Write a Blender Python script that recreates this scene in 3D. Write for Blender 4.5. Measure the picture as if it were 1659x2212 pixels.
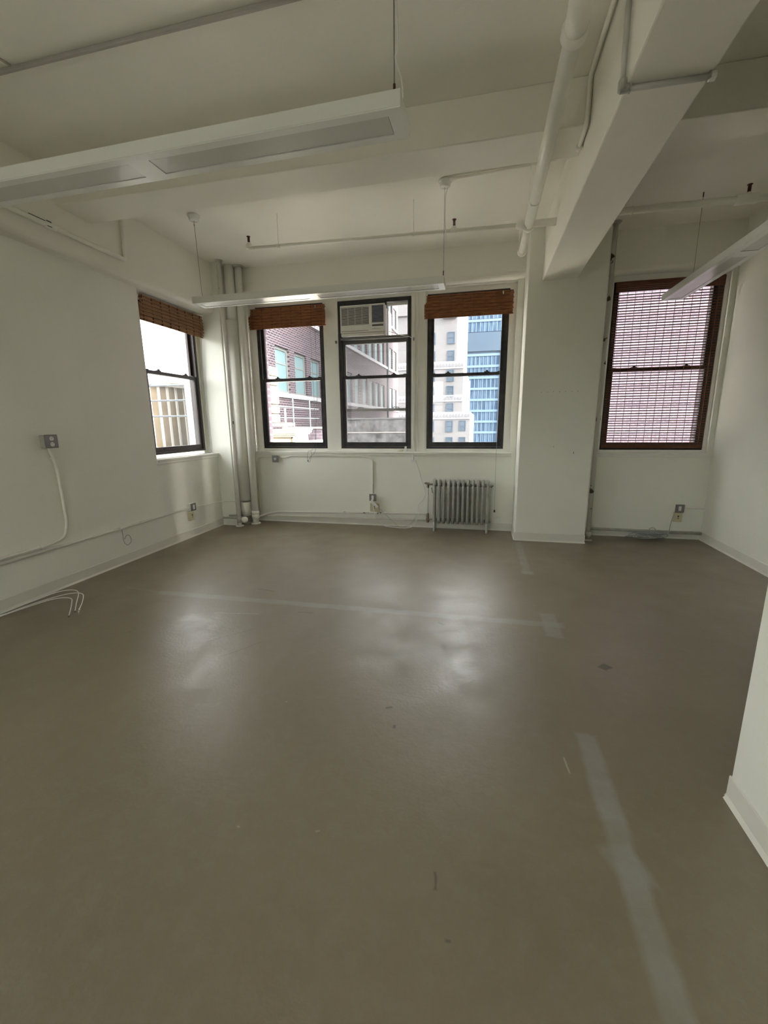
import bpy, bmesh, math, random
from mathutils import Vector, Matrix
random.seed(7)
S = bpy.context.scene
for o in list(bpy.data.objects): bpy.data.objects.remove(o)

# ------------------------------------------------------------------ camera
CAMH = 1.5
F, YAW, PIT, ROL = 913.42, math.radians(-12.9121), math.radians(11.8303), math.radians(0.6238)
fw = Vector((math.sin(YAW)*math.cos(PIT), math.cos(YAW)*math.cos(PIT), -math.sin(PIT)))
rt = Vector((math.cos(YAW), -math.sin(YAW), 0)); dn = fw.cross(rt)
r2 = math.cos(ROL)*rt + math.sin(ROL)*dn; d2 = -math.sin(ROL)*rt + math.cos(ROL)*dn
cd = bpy.data.cameras.new('camera'); cam = bpy.data.objects.new('camera', cd); S.collection.objects.link(cam)
m = Matrix.Identity(4)
for i in range(3):
    m[i][0] = r2[i]; m[i][1] = -d2[i]; m[i][2] = -fw[i]
m[2][3] = CAMH
cam.matrix_world = m
cd.sensor_fit = 'VERTICAL'; cd.sensor_height = 36.0; cd.sensor_width = 27.0; cd.lens = F/2212*36.0
cd.clip_start = 0.03; cd.clip_end = 900
S.camera = cam

# ------------------------------------------------------------------ sky, sun, exposure
SKY = 0.78; SUN = 5.0; EXPO = 2.2
W = bpy.data.worlds.new('sky'); S.world = W; W.use_nodes = True
nt = W.node_tree; nt.nodes.clear()
wo = nt.nodes.new('ShaderNodeOutputWorld'); bg = nt.nodes.new('ShaderNodeBackground')
sk = nt.nodes.new('ShaderNodeTexSky')
sk.sky_type = 'NISHITA'; sk.sun_disc = False; sk.sun_elevation = math.radians(32); sk.sun_rotation = math.radians(88)
sk.air_density = 1.0; sk.dust_density = 5.0; sk.ozone_density = 1.0
hs = nt.nodes.new('ShaderNodeHueSaturation'); hs.inputs['Saturation'].default_value = 0.18
hz = nt.nodes.new('ShaderNodeMix'); hz.data_type = 'RGBA'; hz.blend_type = 'MULTIPLY'; hz.inputs[0].default_value = 1.0; hz.inputs[7].default_value = (1.025, 1.0, 0.935, 1)   # warm city haze
nt.links.new(sk.outputs[0], hs.inputs['Color']); nt.links.new(hs.outputs[0], hz.inputs[6]); nt.links.new(hz.outputs[2], bg.inputs[0])
bg.inputs[1].default_value = SKY
nt.links.new(bg.outputs[0], wo.inputs[0])
sl = bpy.data.lights.new('sun', 'SUN'); sl.energy = SUN; sl.angle = 0.01; sl.color = (1.0, 0.93, 0.80)
so = bpy.data.objects.new('sun', sl); S.collection.objects.link(so)
sd = Vector((0.85, 0.03, 0.53)).normalized()
so.rotation_euler = (-sd).to_track_quat('-Z', 'Y').to_euler(); so.location = (20, 0, 30)
S.view_settings.view_transform = 'Standard'; S.view_settings.look = 'None'
S.view_settings.exposure = EXPO; S.view_settings.gamma = 1.0; S.view_settings.use_curve_mapping = False
S.cycles.max_bounces = 14; S.cycles.diffuse_bounces = 8; S.cycles.transparent_max_bounces = 16; S.cycles.glossy_bounces = 4

# ------------------------------------------------------------------ materials
def mat(name, col, rough=0.6, metal=0.0, spec=0.5, var=0.0, vscale=3.0, bump=0.0, bscale=60.0, col2=None, detail=4.0):
    M = bpy.data.materials.new(name); M.use_nodes = True; n = M.node_tree; b = n.nodes['Principled BSDF']
    b.inputs['Base Color'].default_value = (*col, 1); b.inputs['Roughness'].default_value = rough
    b.inputs['Metallic'].default_value = metal; b.inputs['Specular IOR Level'].default_value = spec
    tc = n.nodes.new('ShaderNodeTexCoord')
    if var > 0:
        nz = n.nodes.new('ShaderNodeTexNoise'); nz.inputs['Scale'].default_value = vscale; nz.inputs['Detail'].default_value = detail
        n.links.new(tc.outputs['Object'], nz.inputs['Vector'])
        mx = n.nodes.new('ShaderNodeMix'); mx.data_type = 'RGBA'
        c2 = col2 or tuple(c*(1-var) for c in col)
        mx.inputs[6].default_value = (*col, 1); mx.inputs[7].default_value = (*c2, 1)
        rp = n.nodes.new('ShaderNodeValToRGB'); rp.color_ramp.elements[0].position = 0.35; rp.color_ramp.elements[1].position = 0.7
        n.links.new(nz.outputs[0], rp.inputs[0]); n.links.new(rp.outputs[0], mx.inputs[0]); n.links.new(mx.outputs[2], b.inputs['Base Color'])
    if bump > 0:
        n2 = n.nodes.new('ShaderNodeTexNoise'); n2.inputs['Scale'].default_value = bscale; n2.inputs['Detail'].default_value = 3
        n.links.new(tc.outputs['Object'], n2.inputs['Vector'])
        bp = n.nodes.new('ShaderNodeBump'); bp.inputs['Strength'].default_value = bump; bp.inputs['Distance'].default_value = 0.01
        n.links.new(n2.outputs[0], bp.inputs['Height']); n.links.new(bp.outputs[0], b.inputs['Normal'])
    return M

PAINT = (0.865, 0.875, 0.80)
wall_m = mat('wall_paint', PAINT, 0.55, var=0.05, vscale=1.3, bump=0.12, bscale=45, spec=0.3)
ceil_m = mat('ceiling_paint', (0.86, 0.85, 0.77), 0.6, var=0.06, vscale=0.9, bump=0.15, bscale=25, spec=0.25)
trim_m = mat('trim_paint', (0.85, 0.85, 0.79), 0.35, var=0.05, vscale=4, bump=0.08, bscale=30)
base_m = mat('vinyl_base', (0.76, 0.755, 0.68), 0.4, var=0.06, vscale=3)
pipe_m = mat('painted_pipe', (0.86, 0.855, 0.78), 0.35, var=0.04, vscale=8, bump=0.12, bscale=60)
pipe_g = mat('old_painted_pipe', (0.50, 0.50, 0.45), 0.45, var=0.3, vscale=9, bump=0.2, bscale=50)
def peel_mat(name, base, dark, thr):
    M = mat(name, base, 0.4); n = M.node_tree; b = n.nodes['Principled BSDF']
    tc = n.nodes.new('ShaderNodeTexCoord'); nz = n.nodes.new('ShaderNodeTexNoise'); nz.inputs['Scale'].default_value = 5.5; nz.inputs['Detail'].default_value = 6
    mp = n.nodes.new('ShaderNodeMapping'); n.links.new(tc.outputs['Object'], mp.inputs[0]); n.links.new(mp.outputs[0], nz.inputs['Vector'])
    rp = n.nodes.new('ShaderNodeValToRGB'); rp.color_ramp.elements[0].position = thr; rp.color_ramp.elements[1].position = thr+0.015
    rp.color_ramp.elements[0].color = (*base, 1); rp.color_ramp.elements[1].color = (*dark, 1)
    n.links.new(nz.outputs[0], rp.inputs[0]); n.links.new(rp.outputs[0], b.inputs['Base Color'])
    return M
peel_m = peel_mat('peeling_pipe_paint', (0.70, 0.69, 0.63), (0.05, 0.035, 0.025), 0.625)
frame_m = mat('dark_window_metal', (0.020, 0.022, 0.026), 0.38, metal=0.2, var=0.35, vscale=12, col2=(0.05, 0.045, 0.045))
framel_m = mat('brown_window_metal', (0.045, 0.035, 0.035), 0.38, metal=0.2, var=0.3, vscale=10)
storm_m = mat('grey_sash_metal', (0.16, 0.16, 0.15), 0.5, var=0.2, vscale=8)
rad_m = mat('radiator_silver_paint', (0.46, 0.46, 0.43), 0.36, metal=0.4, var=0.2, vscale=14, bump=0.15, bscale=70)
steel_m = mat('outlet_steel', (0.24, 0.24, 0.24), 0.4, metal=0.6, var=0.15, vscale=20)
white_p = mat('white_plastic', (0.78, 0.78, 0.76), 0.35)
beige_p = mat('beige_plastic', (0.62, 0.58, 0.40), 0.45, var=0.08, vscale=30)
black_p = mat('dark_slot', (0.015, 0.012, 0.012), 0.6)
grey_c = mat('grey_cable', (0.36, 0.40, 0.40), 0.45)
dark_c = mat('dark_cable', (0.10, 0.10, 0.10), 0.5)
brass_m = mat('rusty_brass', (0.12, 0.035, 0.03), 0.5, metal=0.4, var=0.4, vscale=30)
rust_m = mat('rusty_valve', (0.16, 0.09, 0.06), 0.6, metal=0.4, var=0.5, vscale=25, col2=(0.35, 0.33, 0.30))
fix_m = mat('fixture_white_enamel', (0.80, 0.81, 0.78), 0.22, spec=0.6)
lens_m = mat('fixture_satin_lens', (0.62, 0.62, 0.58), 0.18, spec=0.9, var=0.05, vscale=6)
ac_m = mat('air_conditioner_plastic', (0.74, 0.73, 0.68), 0.4)
acd_m = mat('air_conditioner_coil', (0.05, 0.055, 0.07), 0.5)
conn_m = mat('connector_metal', (0.6, 0.58, 0.5), 0.25, metal=1.0)

def wood_mat(name, a, b_, trans):
    M = mat(name, a, 0.5); n = M.node_tree; b = n.nodes['Principled BSDF']
    tc = n.nodes.new('ShaderNodeTexCoord'); mp = n.nodes.new('ShaderNodeMapping'); mp.inputs['Scale'].default_value = (6, 6, 90)
    oi = n.nodes.new('ShaderNodeObjectInfo'); ad = n.nodes.new('ShaderNodeVectorMath'); ad.operation = 'ADD'
    n.links.new(tc.outputs['Object'], mp.inputs[0]); n.links.new(mp.outputs[0], ad.inputs[0]); n.links.new(oi.outputs['Random'], ad.inputs[1])
    nz = n.nodes.new('ShaderNodeTexNoise'); nz.inputs['Scale'].default_value = 1.6; nz.inputs['Detail'].default_value = 4
    n.links.new(ad.outputs[0], nz.inputs['Vector'])
    rp = n.nodes.new('ShaderNodeValToRGB'); rp.color_ramp.elements[0].position = 0.3; rp.color_ramp.elements[1].position = 0.7
    rp.color_ramp.elements[0].color = (*a, 1); rp.color_ramp.elements[1].color = (*b_, 1)
    n.links.new(nz.outputs[0], rp.inputs[0]); n.links.new(rp.outputs[0], b.inputs['Base Color'])
    if trans > 0:
        tr = n.nodes.new('ShaderNodeBsdfTranslucent'); n.links.new(rp.outputs[0], tr.inputs[0])
        ms = n.nodes.new('ShaderNodeMixShader'); ms.inputs[0].default_value = trans
        out = [x for x in n.nodes if x.type == 'OUTPUT_MATERIAL'][0]
        n.links.new(b.outputs[0], ms.inputs[1]); n.links.new(tr.outputs[0], ms.inputs[2]); n.links.new(ms.outputs[0], out.inputs[0])
    return M
slat_m = wood_mat('woven_bamboo', (0.15, 0.050, 0.018), (0.50, 0.20, 0.07), 0.25)
slatl_m = wood_mat('woven_bamboo_tan', (0.26, 0.13, 0.06), (0.50, 0.29, 0.14), 0.25)
slatd_m = wood_mat('woven_bamboo_dark', (0.10, 0.032, 0.014), (0.20, 0.072, 0.028), 0.10)

def glass_mat(name, tint=(1, 1, 1), dust=0.03):
    M = bpy.data.materials.new(name); M.use_nodes = True; n = M.node_tree; n.nodes.clear()
    out = n.nodes.new('ShaderNodeOutputMaterial'); t = n.nodes.new('ShaderNodeBsdfTransparent'); g = n.nodes.new('ShaderNodeBsdfGlossy')
    t.inputs[0].default_value = (*tint, 1); g.inputs['Roughness'].default_value = 0.03
    ms = n.nodes.new('ShaderNodeMixShader'); ms.inputs[0].default_value = 0.05
    n.links.new(t.outputs[0], ms.inputs[1]); n.links.new(g.outputs[0], ms.inputs[2])
    d = n.nodes.new('ShaderNodeBsdfTranslucent'); d.inputs[0].default_value = (0.9, 0.9, 0.92, 1)
    m2 = n.nodes.new('ShaderNodeMixShader')
    tc = n.nodes.new('ShaderNodeTexCoord'); nz = n.nodes.new('ShaderNodeTexNoise'); nz.inputs['Scale'].default_value = 3; nz.inputs['Detail'].default_value = 5
    mr = n.nodes.new('ShaderNodeMapRange'); mr.inputs[1].default_value = 0.3; mr.inputs[2].default_value = 0.7
    mr.inputs[3].default_value = dust*0.5; mr.inputs[4].default_value = dust*1.5
    n.links.new(tc.outputs['Object'], nz.inputs['Vector']); n.links.new(nz.outputs[0], mr.inputs[0]); n.links.new(mr.outputs[0], m2.inputs[0])
    n.links.new(ms.outputs[0], m2.inputs[1]); n.links.new(d.outputs[0], m2.inputs[2]); n.links.new(m2.outputs[0], out.inputs[0])
    return M
glass_m = glass_mat('window_glass', dust=0.012)
glassd_m = glass_mat('dusty_window_glass', dust=0.03)

def floor_mat():
    M = bpy.data.materials.new('painted_floor'); M.use_nodes = True; n = M.node_tree; b = n.nodes['Principled BSDF']; L = n.links
    tc = n.nodes.new('ShaderNodeTexCoord'); geo = tc.outputs['Object']
    def noise(sc, det=4, vec=None, rough=0.5):
        x = n.nodes.new('ShaderNodeTexNoise'); x.inputs['Scale'].default_value = sc; x.inputs['Detail'].default_value = det; x.inputs['Roughness'].default_value = rough
        L.new(vec or geo, x.inputs['Vector']); return x
    def math_(op, a, b_=None, clamp=False):
        x = n.nodes.new('ShaderNodeMath'); x.operation = op; x.use_clamp = clamp
        for i, v in enumerate((a, b_)):
            if v is None: continue
            if isinstance(v, (int, float)): x.inputs[i].default_value = v
            else: L.new(v, x.inputs[i])
        return x.outputs[0]
    def mix(f, a, c):
        x = n.nodes.new('ShaderNodeMix'); x.data_type = 'RGBA'
        if isinstance(f, (int, float)): x.inputs[0].default_value = f
        else: L.new(f, x.inputs[0])
        for i, v in ((6, a), (7, c)):
            if isinstance(v, tuple): x.inputs[i].default_value = (*v, 1)
            else: L.new(v, x.inputs[i])
        return x.outputs[2]
    def ramp(v, a, c):
        x = n.nodes.new('ShaderNodeMapRange'); x.inputs[1].default_value = a; x.inputs[2].default_value = c; L.new(v, x.inputs[0]); return x.outputs[0]
    sx = n.nodes.new('ShaderNodeSeparateXYZ')
    wn = noise(9, 5); wv = n.nodes.new('ShaderNodeVectorMath'); wv.operation = 'SCALE'; wv.inputs['Scale'].default_value = 0.035
    sb = n.nodes.new('ShaderNodeVectorMath'); sb.operation = 'SUBTRACT'; sb.inputs[1].default_value = (0.5, 0.5, 0.5)
    L.new(wn.outputs['Color'], sb.inputs[0]); L.new(sb.outputs[0], wv.inputs[0])
    av = n.nodes.new('ShaderNodeVectorMath'); av.operation = 'ADD'; L.new(geo, av.inputs[0]); L.new(wv.outputs[0], av.inputs[1]); L.new(av.outputs[0], sx.inputs[0])
    X, Y = sx.outputs[0], sx.outputs[1]
    def box(cx, cy, hx, hy, ang=0.0, soft=0.012):      # worn rectangular patch of floor paint
        dx = math_('SUBTRACT', X, cx); dy = math_('SUBTRACT', Y, cy); c, s = math.cos(ang), math.sin(ang)
        u = math_('ADD', math_('MULTIPLY', dx, c), math_('MULTIPLY', dy, s)); v = math_('SUBTRACT', math_('MULTIPLY', dy, c), math_('MULTIPLY', dx, s))
        a = math_('SUBTRACT', math_('ABSOLUTE', u), hx); b2 = math_('SUBTRACT', math_('ABSOLUTE', v), hy)
        d = math_('MAXIMUM', a, b2); x = n.nodes.new('ShaderNodeMapRange'); x.inputs[1].default_value = soft; x.inputs[2].default_value = -soft; L.new(d, x.inputs[0]); return x.outputs[0]
    base = mix(ramp(noise(0.7, 5).outputs[0], 0.35, 0.7), (0.235, 0.196, 0.131), (0.197, 0.164, 0.109))
    base = mix(math_('MULTIPLY', ramp(noise(14, 8, rough=0.75).outputs[0], 0.45, 0.75), 0.45), base, (0.275, 0.245, 0.19))
    # partition-wall scars in lighter grey paint
    scars = [(box(0.545, 1.22, 0.042, 0.75), 0.65), (box(0.50, 4.85, 0.038, 0.60), 0.55), (box(0.505, 4.30, 0.055, 0.035), 0.8),
             (box(-1.10, 3.13, 1.75, 0.04, 0.012), 0.50), (box(0.56, 3.15, 0.055, 0.19), 0.55), (box(0.545, 1.60, 0.05, 0.10), 0.4), (box(0.54, 1.33, 0.06, 0.07, 0.3), 0.5),
             (box(-2.9, 3.12, 0.35, 0.012, -0.1), 0.3), (box(-0.35, 2.52, 0.22, 0.10, 0.2, 0.06), 0.22), (box(-0.1, 2.62, 0.12, 0.05, -0.3, 0.03), 0.2)]
    scuff = ramp(noise(6, 6, rough=0.65).outputs[0], 0.35, 0.6)
    for f, k in scars:
        base = mix(math_('MULTIPLY', math_('MULTIPLY', f, k), math_('ADD', math_('MULTIPLY', scuff, 0.4), 0.6)), base, (0.33, 0.335, 0.30))
    # dark chips and scrapes
    for cx, cy, hx, hy, a in ((-0.43, 1.97, 0.018, 0.008, 0.4), (-0.38, 1.83, 0.008, 0.012, 0), (0.80, 2.62, 0.035, 0.03, 0.8), (-1.35, 2.98, 0.06, 0.006, 0.05), (-1.9, 3.35, 0.09, 0.006, -0.1),
                              (-0.25, 3.0, 0.03, 0.008, -0.6), (-0.10, 1.14, 0.004, 0.03, 0.1), (-1.55, 2.35, 0.15, 0.002, 0.9), (-1.75, 2.5, 0.2, 0.002, 0.8), (-0.05, 0.98, 0.006, 0.004, 0), (-2.5, 2.4, 0.01, 0.005, 0)):
        base = mix(math_('MULTIPLY', box(cx, cy, hx, hy, a, 0.004), 0.9), base, (0.085, 0.08, 0.068))
    for cx, cy, hx, hy, a in ((-0.55, 1.22, 0.006, 0.002, 0.6), (-0.85, 1.17, 0.004, 0.002, 0), (-1.0, 1.9, 0.004, 0.003, 0), (0.42, 1.75, 0.003, 0.045, 0.1), (-1.9, 2.85, 0.18, 0.003, 0.15)):
        base = mix(math_('MULTIPLY', box(cx, cy, hx, hy, a, 0.003), 0.6), base, (0.55, 0.54, 0.50))
    L.new(base, b.inputs['Base Color'])
    rg = n.nodes.new('ShaderNodeMapRange'); rg.inputs[1].default_value = 0.2; rg.inputs[2].default_value = 0.8; rg.inputs[3].default_value = 0.27; rg.inputs[4].default_value = 0.50
    L.new(noise(3.5, 8, rough=0.62).outputs[0], rg.inputs[0]); L.new(rg.outputs[0], b.inputs['Roughness'])
    b.inputs['Specular IOR Level'].default_value = 0.9
    bp = n.nodes.new('ShaderNodeBump'); bp.inputs['Strength'].default_value = 0.22; bp.inputs['Distance'].default_value = 0.01
    hh = math_('ADD', noise(7, 8, rough=0.65).outputs[0], math_('MULTIPLY', noise(60, 3).outputs[0], 0.30)); L.new(hh, bp.inputs['Height']); L.new(bp.outputs[0], b.inputs['Normal'])
    return M
floor_m = floor_mat()

def brick_mat(name, a, b_, mortar, scale, rot):
    M = mat(name, a, 0.85, spec=0.1); n = M.node_tree; b = n.nodes['Principled BSDF']; tc = n.nodes.new('ShaderNodeTexCoord')
    sp_ = n.nodes.new('ShaderNodeSeparateXYZ'); mp = n.nodes.new('ShaderNodeCombineXYZ'); n.links.new(tc.outputs['Object'], sp_.inputs[0])
    n.links.new(sp_.outputs[rot], mp.inputs[0]); n.links.new(sp_.outputs[2], mp.inputs[1])
    bt = n.nodes.new('ShaderNodeTexBrick'); bt.inputs['Scale'].default_value = scale
    bt.inputs['Color1'].default_value = (*a, 1); bt.inputs['Color2'].default_value = (*b_, 1); bt.inputs['Mortar'].default_value = (*mortar, 1)
    bt.inputs['Mortar Size'].default_value = 0.03; bt.inputs['Brick Width'].default_value = 0.6; bt.inputs['Row Height'].default_value = 0.22
    n.links.new(mp.outputs[0], bt.inputs['Vector']); n.links.new(bt.outputs[0], b.inputs['Base Color'])
    return M
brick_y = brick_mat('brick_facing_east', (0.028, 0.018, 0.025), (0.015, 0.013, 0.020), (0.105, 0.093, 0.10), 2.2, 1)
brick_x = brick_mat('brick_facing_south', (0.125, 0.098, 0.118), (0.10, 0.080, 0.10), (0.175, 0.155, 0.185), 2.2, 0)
stone_m = mat('limestone', (0.125, 0.125, 0.13), 0.8, spec=0.1, var=0.15, vscale=0.25)
reliefs_m = mat('limestone_relief', (0.12, 0.122, 0.13), 0.8, spec=0.1)
stoneb_m = mat('limestone_band', (0.21, 0.215, 0.23), 0.8, spec=0.1, var=0.1, vscale=1.1, detail=1)
cement_m = mat('weathered_cement', (0.15, 0.15, 0.155), 0.9, spec=0.1, var=0.8, vscale=2.2, detail=8)
whitep_m = mat('white_roof_paint', (0.36, 0.35, 0.32), 0.8, spec=0.1, var=0.08, vscale=1)
tan_m = mat('tan_cladding', (0.14, 0.115, 0.075), 0.8, spec=0.1, var=0.25, vscale=3)
railg_m = mat('galvanised_rail', (0.07, 0.08, 0.09), 0.6, spec=0.1)
cyan_m = mat('pale_blue_window_shade', (0.068, 0.112, 0.125), 0.6, spec=0.15, var=0.12, vscale=0.4)
wfr_m = mat('grey_green_window_frame', (0.085, 0.095, 0.095), 0.6, spec=0.1)
gd_m = mat('far_window_glass', (0.05, 0.068, 0.09), 0.6, spec=0.1, var=0.3, vscale=0.4)
bluebar_m = mat('blue_white_spandrel', (0.10, 0.155, 0.23), 0.7, spec=0.1)
soffit_m = mat('blue_grey_soffit', (0.046, 0.070, 0.102), 0.7, spec=0.1)
tar_m = mat('roofing_tar', (0.14, 0.14, 0.14), 0.9, var=0.2, vscale=0.5)
def curtain_mat():
    M = mat('curtain_wall_glass', (0.1, 0.15, 0.25), 0.6, spec=0.1); n = M.node_tree; b = n.nodes['Principled BSDF']
    tc = n.nodes.new('ShaderNodeTexCoord'); mp = n.nodes.new('ShaderNodeMapping'); mp.inputs['Scale'].default_value = (1.0, 0.0, 0.12)
    vz = n.nodes.new('ShaderNodeTexNoise'); vz.inputs['Scale'].default_value = 1.1; vz.inputs['Detail'].default_value = 3
    n.links.new(tc.outputs['Object'], mp.inputs[0]); n.links.new(mp.outputs[0], vz.inputs['Vector'])
    rp = n.nodes.new('ShaderNodeValToRGB'); rp.color_ramp.elements[0].position = 0.42; rp.color_ramp.elements[1].position = 0.58
    rp.color_ramp.elements[0].color = (0.026, 0.050, 0.09, 1); rp.color_ramp.elements[1].color = (0.06, 0.098, 0.15, 1)  # blue of the reflected sky is put into the base colour
    n.links.new(vz.outputs[0], rp.inputs[0]); n.links.new(rp.outputs[0], b.inputs['Base Color'])
    return M
curt_m = curtain_mat()

# ------------------------------------------------------------------ mesh helpers
class MB:
    def __init__(s, T=None): s.v = []; s.f = []; s.T = T or (lambda p: p)
    def _add(s, vs, fs):
        k = len(s.v); s.v += [tuple(s.T(p)) for p in vs]; s.f += [tuple(i+k for i in f) for f in fs]; return s
    def box(s, x0, x1, y0, y1, z0, z1):
        x0, x1 = min(x0, x1), max(x0, x1); y0, y1 = min(y0, y1), max(y0, y1); z0, z1 = min(z0, z1), max(z0, z1)
        return s._add([(x0,y0,z0),(x1,y0,z0),(x1,y1,z0),(x0,y1,z0),(x0,y0,z1),(x1,y0,z1),(x1,y1,z1),(x0,y1,z1)],
                      [(0,3,2,1),(4,5,6,7),(0,1,5,4),(1,2,6,5),(2,3,7,6),(3,0,4,7)])
    def bar(s, a, b, w, h):
        a, b = Vector(a), Vector(b); d = (b-a).normalized(); up = Vector((0,0,1)) if abs(d.z) < .9 else Vector((0,1,0))
        r = d.cross(up).normalized()*w/2; u = r.cross(d).normalized()*h/2
        vs = [a-r-u, a+r-u, a+r+u, a-r+u, b-r-u, b+r-u, b+r+u, b-r+u]
        return s._add([tuple(v) for v in vs], [(0,1,2,3),(7,6,5,4),(0,4,5,1),(1,5,6,2),(2,6,7,3),(3,7,4,0)])
    def tube(s, pts, r, n=10, caps=True):
        P = [Vector(p) for p in pts]; R = r if isinstance(r, (list, tuple)) else [r]*len(P)
        d0 = (P[1]-P[0]).normalized(); up = Vector((0,0,1)) if abs(d0.z) < .9 else Vector((1,0,0)); u = d0.cross(up).normalized()
        vs = []; fs = []; prev = d0
        for i, p in enumerate(P):
            t = (P[min(i+1, len(P)-1)]-P[max(i-1, 0)])
            t = t.normalized() if t.length > 1e-9 else prev
            q = prev.rotation_difference(t); u = q @ u; u = (u - t*u.dot(t)).normalized(); w = t.cross(u); prev = t
            for k in range(n):
                a = 2*math.pi*k/n; vs.append(tuple(p + (u*math.cos(a)+w*math.sin(a))*R[i]))
        for i in range(len(P)-1):
            for k in range(n): fs.append((i*n+k, i*n+(k+1) % n, (i+1)*n+(k+1) % n, (i+1)*n+k))
        if caps: fs.append(tuple(range(n-1, -1, -1))); fs.append(tuple((len(P)-1)*n+k for k in range(n)))
        return s._add(vs, fs)
    def cyl(s, a, b, r, n=14): return s.tube([a, b], r, n)
    def lathe(s, base, axis, prof, n=16):      # prof: (distance along axis, radius)
        a = Vector(axis).normalized(); b = Vector(base)
        return s.tube([tuple(b+a*t) for t, _ in prof], [max(q, 1e-4) for _, q in prof], n)
    def prism(s, poly, a0, a1, axis='x'):      # extrude polygon (two coordinates) along an axis
        n = len(poly)
        if axis == 'x': vs = [(a0, p, q) for p, q in poly]+[(a1, p, q) for p, q in poly]
        elif axis == 'y': vs = [(p, a0, q) for p, q in poly]+[(p, a1, q) for p, q in poly]
        else: vs = [(p, q, a0) for p, q in poly]+[(p, q, a1) for p, q in poly]
        return s._add(vs, [tuple(range(n)), tuple(range(2*n-1, n-1, -1))]+[(i, i+n, (i+1) % n+n, (i+1) % n) for i in range(n)])
def smooth_path(pts, r=0.05, k=5):
    P = [Vector(p) for p in pts]; out = [P[0]]
    for i in range(1, len(P)-1):
        a, b, c = P[i-1], P[i], P[i+1]; rr = min(r, (a-b).length*.45, (c-b).length*.45)
        p, q = b+(a-b).normalized()*rr, b+(c-b).normalized()*rr
        for j in range(k+1):
            t = j/k; out.append((1-t)**2*p+2*t*(1-t)*b+t*t*q)
    out.append(P[-1]); return [tuple(v) for v in out]
def spline(pts, k=8):
    P = [Vector(p) for p in pts]; P = [2*P[0]-P[1]]+P+[2*P[-1]-P[-2]]; out = []
    for i in range(1, len(P)-2):
        for j in range(k):
            t = j/k; a, b, c, d = P[i-1:i+3]
            out.append(0.5*((2*b)+(c-a)*t+(2*a-5*b+4*c-d)*t*t+(3*b-a-3*c+d)*t**3))
    out.append(P[-2]); return [tuple(v) for v in out]

ORI = {}
def put(name, mb, material, parent=None, bevel=0.0, smooth=False, seg=2):
    vs = mb.v
    if parent is None:
        xs = [p[0] for p in vs]; ys = [p[1] for p in vs]; zs = [p[2] for p in vs]
        org = Vector(((min(xs)+max(xs))/2, (min(ys)+max(ys))/2, min(zs)))
    else: org = ORI[parent.name]
    me = bpy.data.meshes.new(name); me.from_pydata([tuple(Vector(p)-org) for p in vs], [], mb.f)
    bm = bmesh.new(); bm.from_mesh(me); bmesh.ops.recalc_face_normals(bm, faces=bm.faces); bm.to_mesh(me); bm.free()
    me.materials.append(material)
    o = bpy.data.objects.new(name, me); S.collection.objects.link(o)
    if parent is None: o.location = org
    else: o.parent = parent
    ORI[o.name] = org
    if smooth:
        for p in me.polygons: p.use_smooth = len(p.vertices) <= 4
    if bevel > 0:
        bv = o.modifiers.new('bevel', 'BEVEL'); bv.width = bevel; bv.segments = seg; bv.limit_method = 'ANGLE'; bv.angle_limit = math.radians(40)
    return o
def thing(name, loc, label, cat, group=None):
    o = bpy.data.objects.new(name, None); S.collection.objects.link(o); o.location = loc; o.empty_display_size = 0.1
    ORI[o.name] = Vector(loc); return tag(o, label, cat, group)
def tag(o, label=None, cat=None, group=None, kind=None):
    if label: o['label'] = label
    if cat: o['category'] = cat
    if group: o['group'] = group
    if kind: o['kind'] = kind
    return o
def struct(name, mb, material, parent=None, **k):
    o = put(name, mb, material, parent, **k)
    if parent is None: o['kind'] = 'structure'
    return o
def sempty(name, loc):
    o = bpy.data.objects.new(name, None); S.collection.objects.link(o); o.location = loc; ORI[o.name] = Vector(loc); o['kind'] = 'structure'; return o
def copy_part(src, parent, off):
    c = src.copy(); S.collection.objects.link(c); c.parent = parent; c.location = Vector(src.location)+Vector(off); ORI[c.name] = ORI[src.name]+Vector(off); return c

# ------------------------------------------------------------------ room shell
XL, XR, YB, CZ = -3.83, 2.77, 6.02, 3.66
YN = -3.2
FLZ = 0.0
fm_ = struct('floor', MB().box(XL-.25, XR+.25, YN-.25, 6.4, -0.25, 0), floor_m)
for v_ in fm_.data.vertices: v_.co += Vector(fm_.location)
fm_.location = (0, 0, 0); ORI['floor'] = Vector((0, 0, 0))
struct('ceiling', MB().box(XL-.3, XR+.25, YN-.25, 6.42, CZ, CZ+.35), ceil_m)
# left wall with the corner window recess and a second, unseen window nearer the camera
LX = XL-.42
wl = MB()
N0, N1 = -0.70, 0.55           # near window opening
wl.box(LX, XL, YN, N0, 0, CZ).box(LX, XL, N1, 4.41, 0, CZ).box(LX, XL, N0, N1, 0, 1.05).box(LX, XL, N0, N1, 3.02, CZ)
wl.box(LX, XL, 4.41, 5.64, 0, 1.045).box(LX, XL, 4.41, 5.64, 3.015, CZ)
struct('wall_left', wl, wall_m)
# window piers in the recess (plaster reveal round the sash frame)
struct('trim_1', MB().box(LX+.02, -3.995, 4.41, 4.53, 1.045, 3.015).box(LX+.02, -3.995, 5.575, 5.64, 1.045, 3.015).box(LX+.02, -3.995, 4.53, 5.575, 2.95, 3.015), trim_m)
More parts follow.
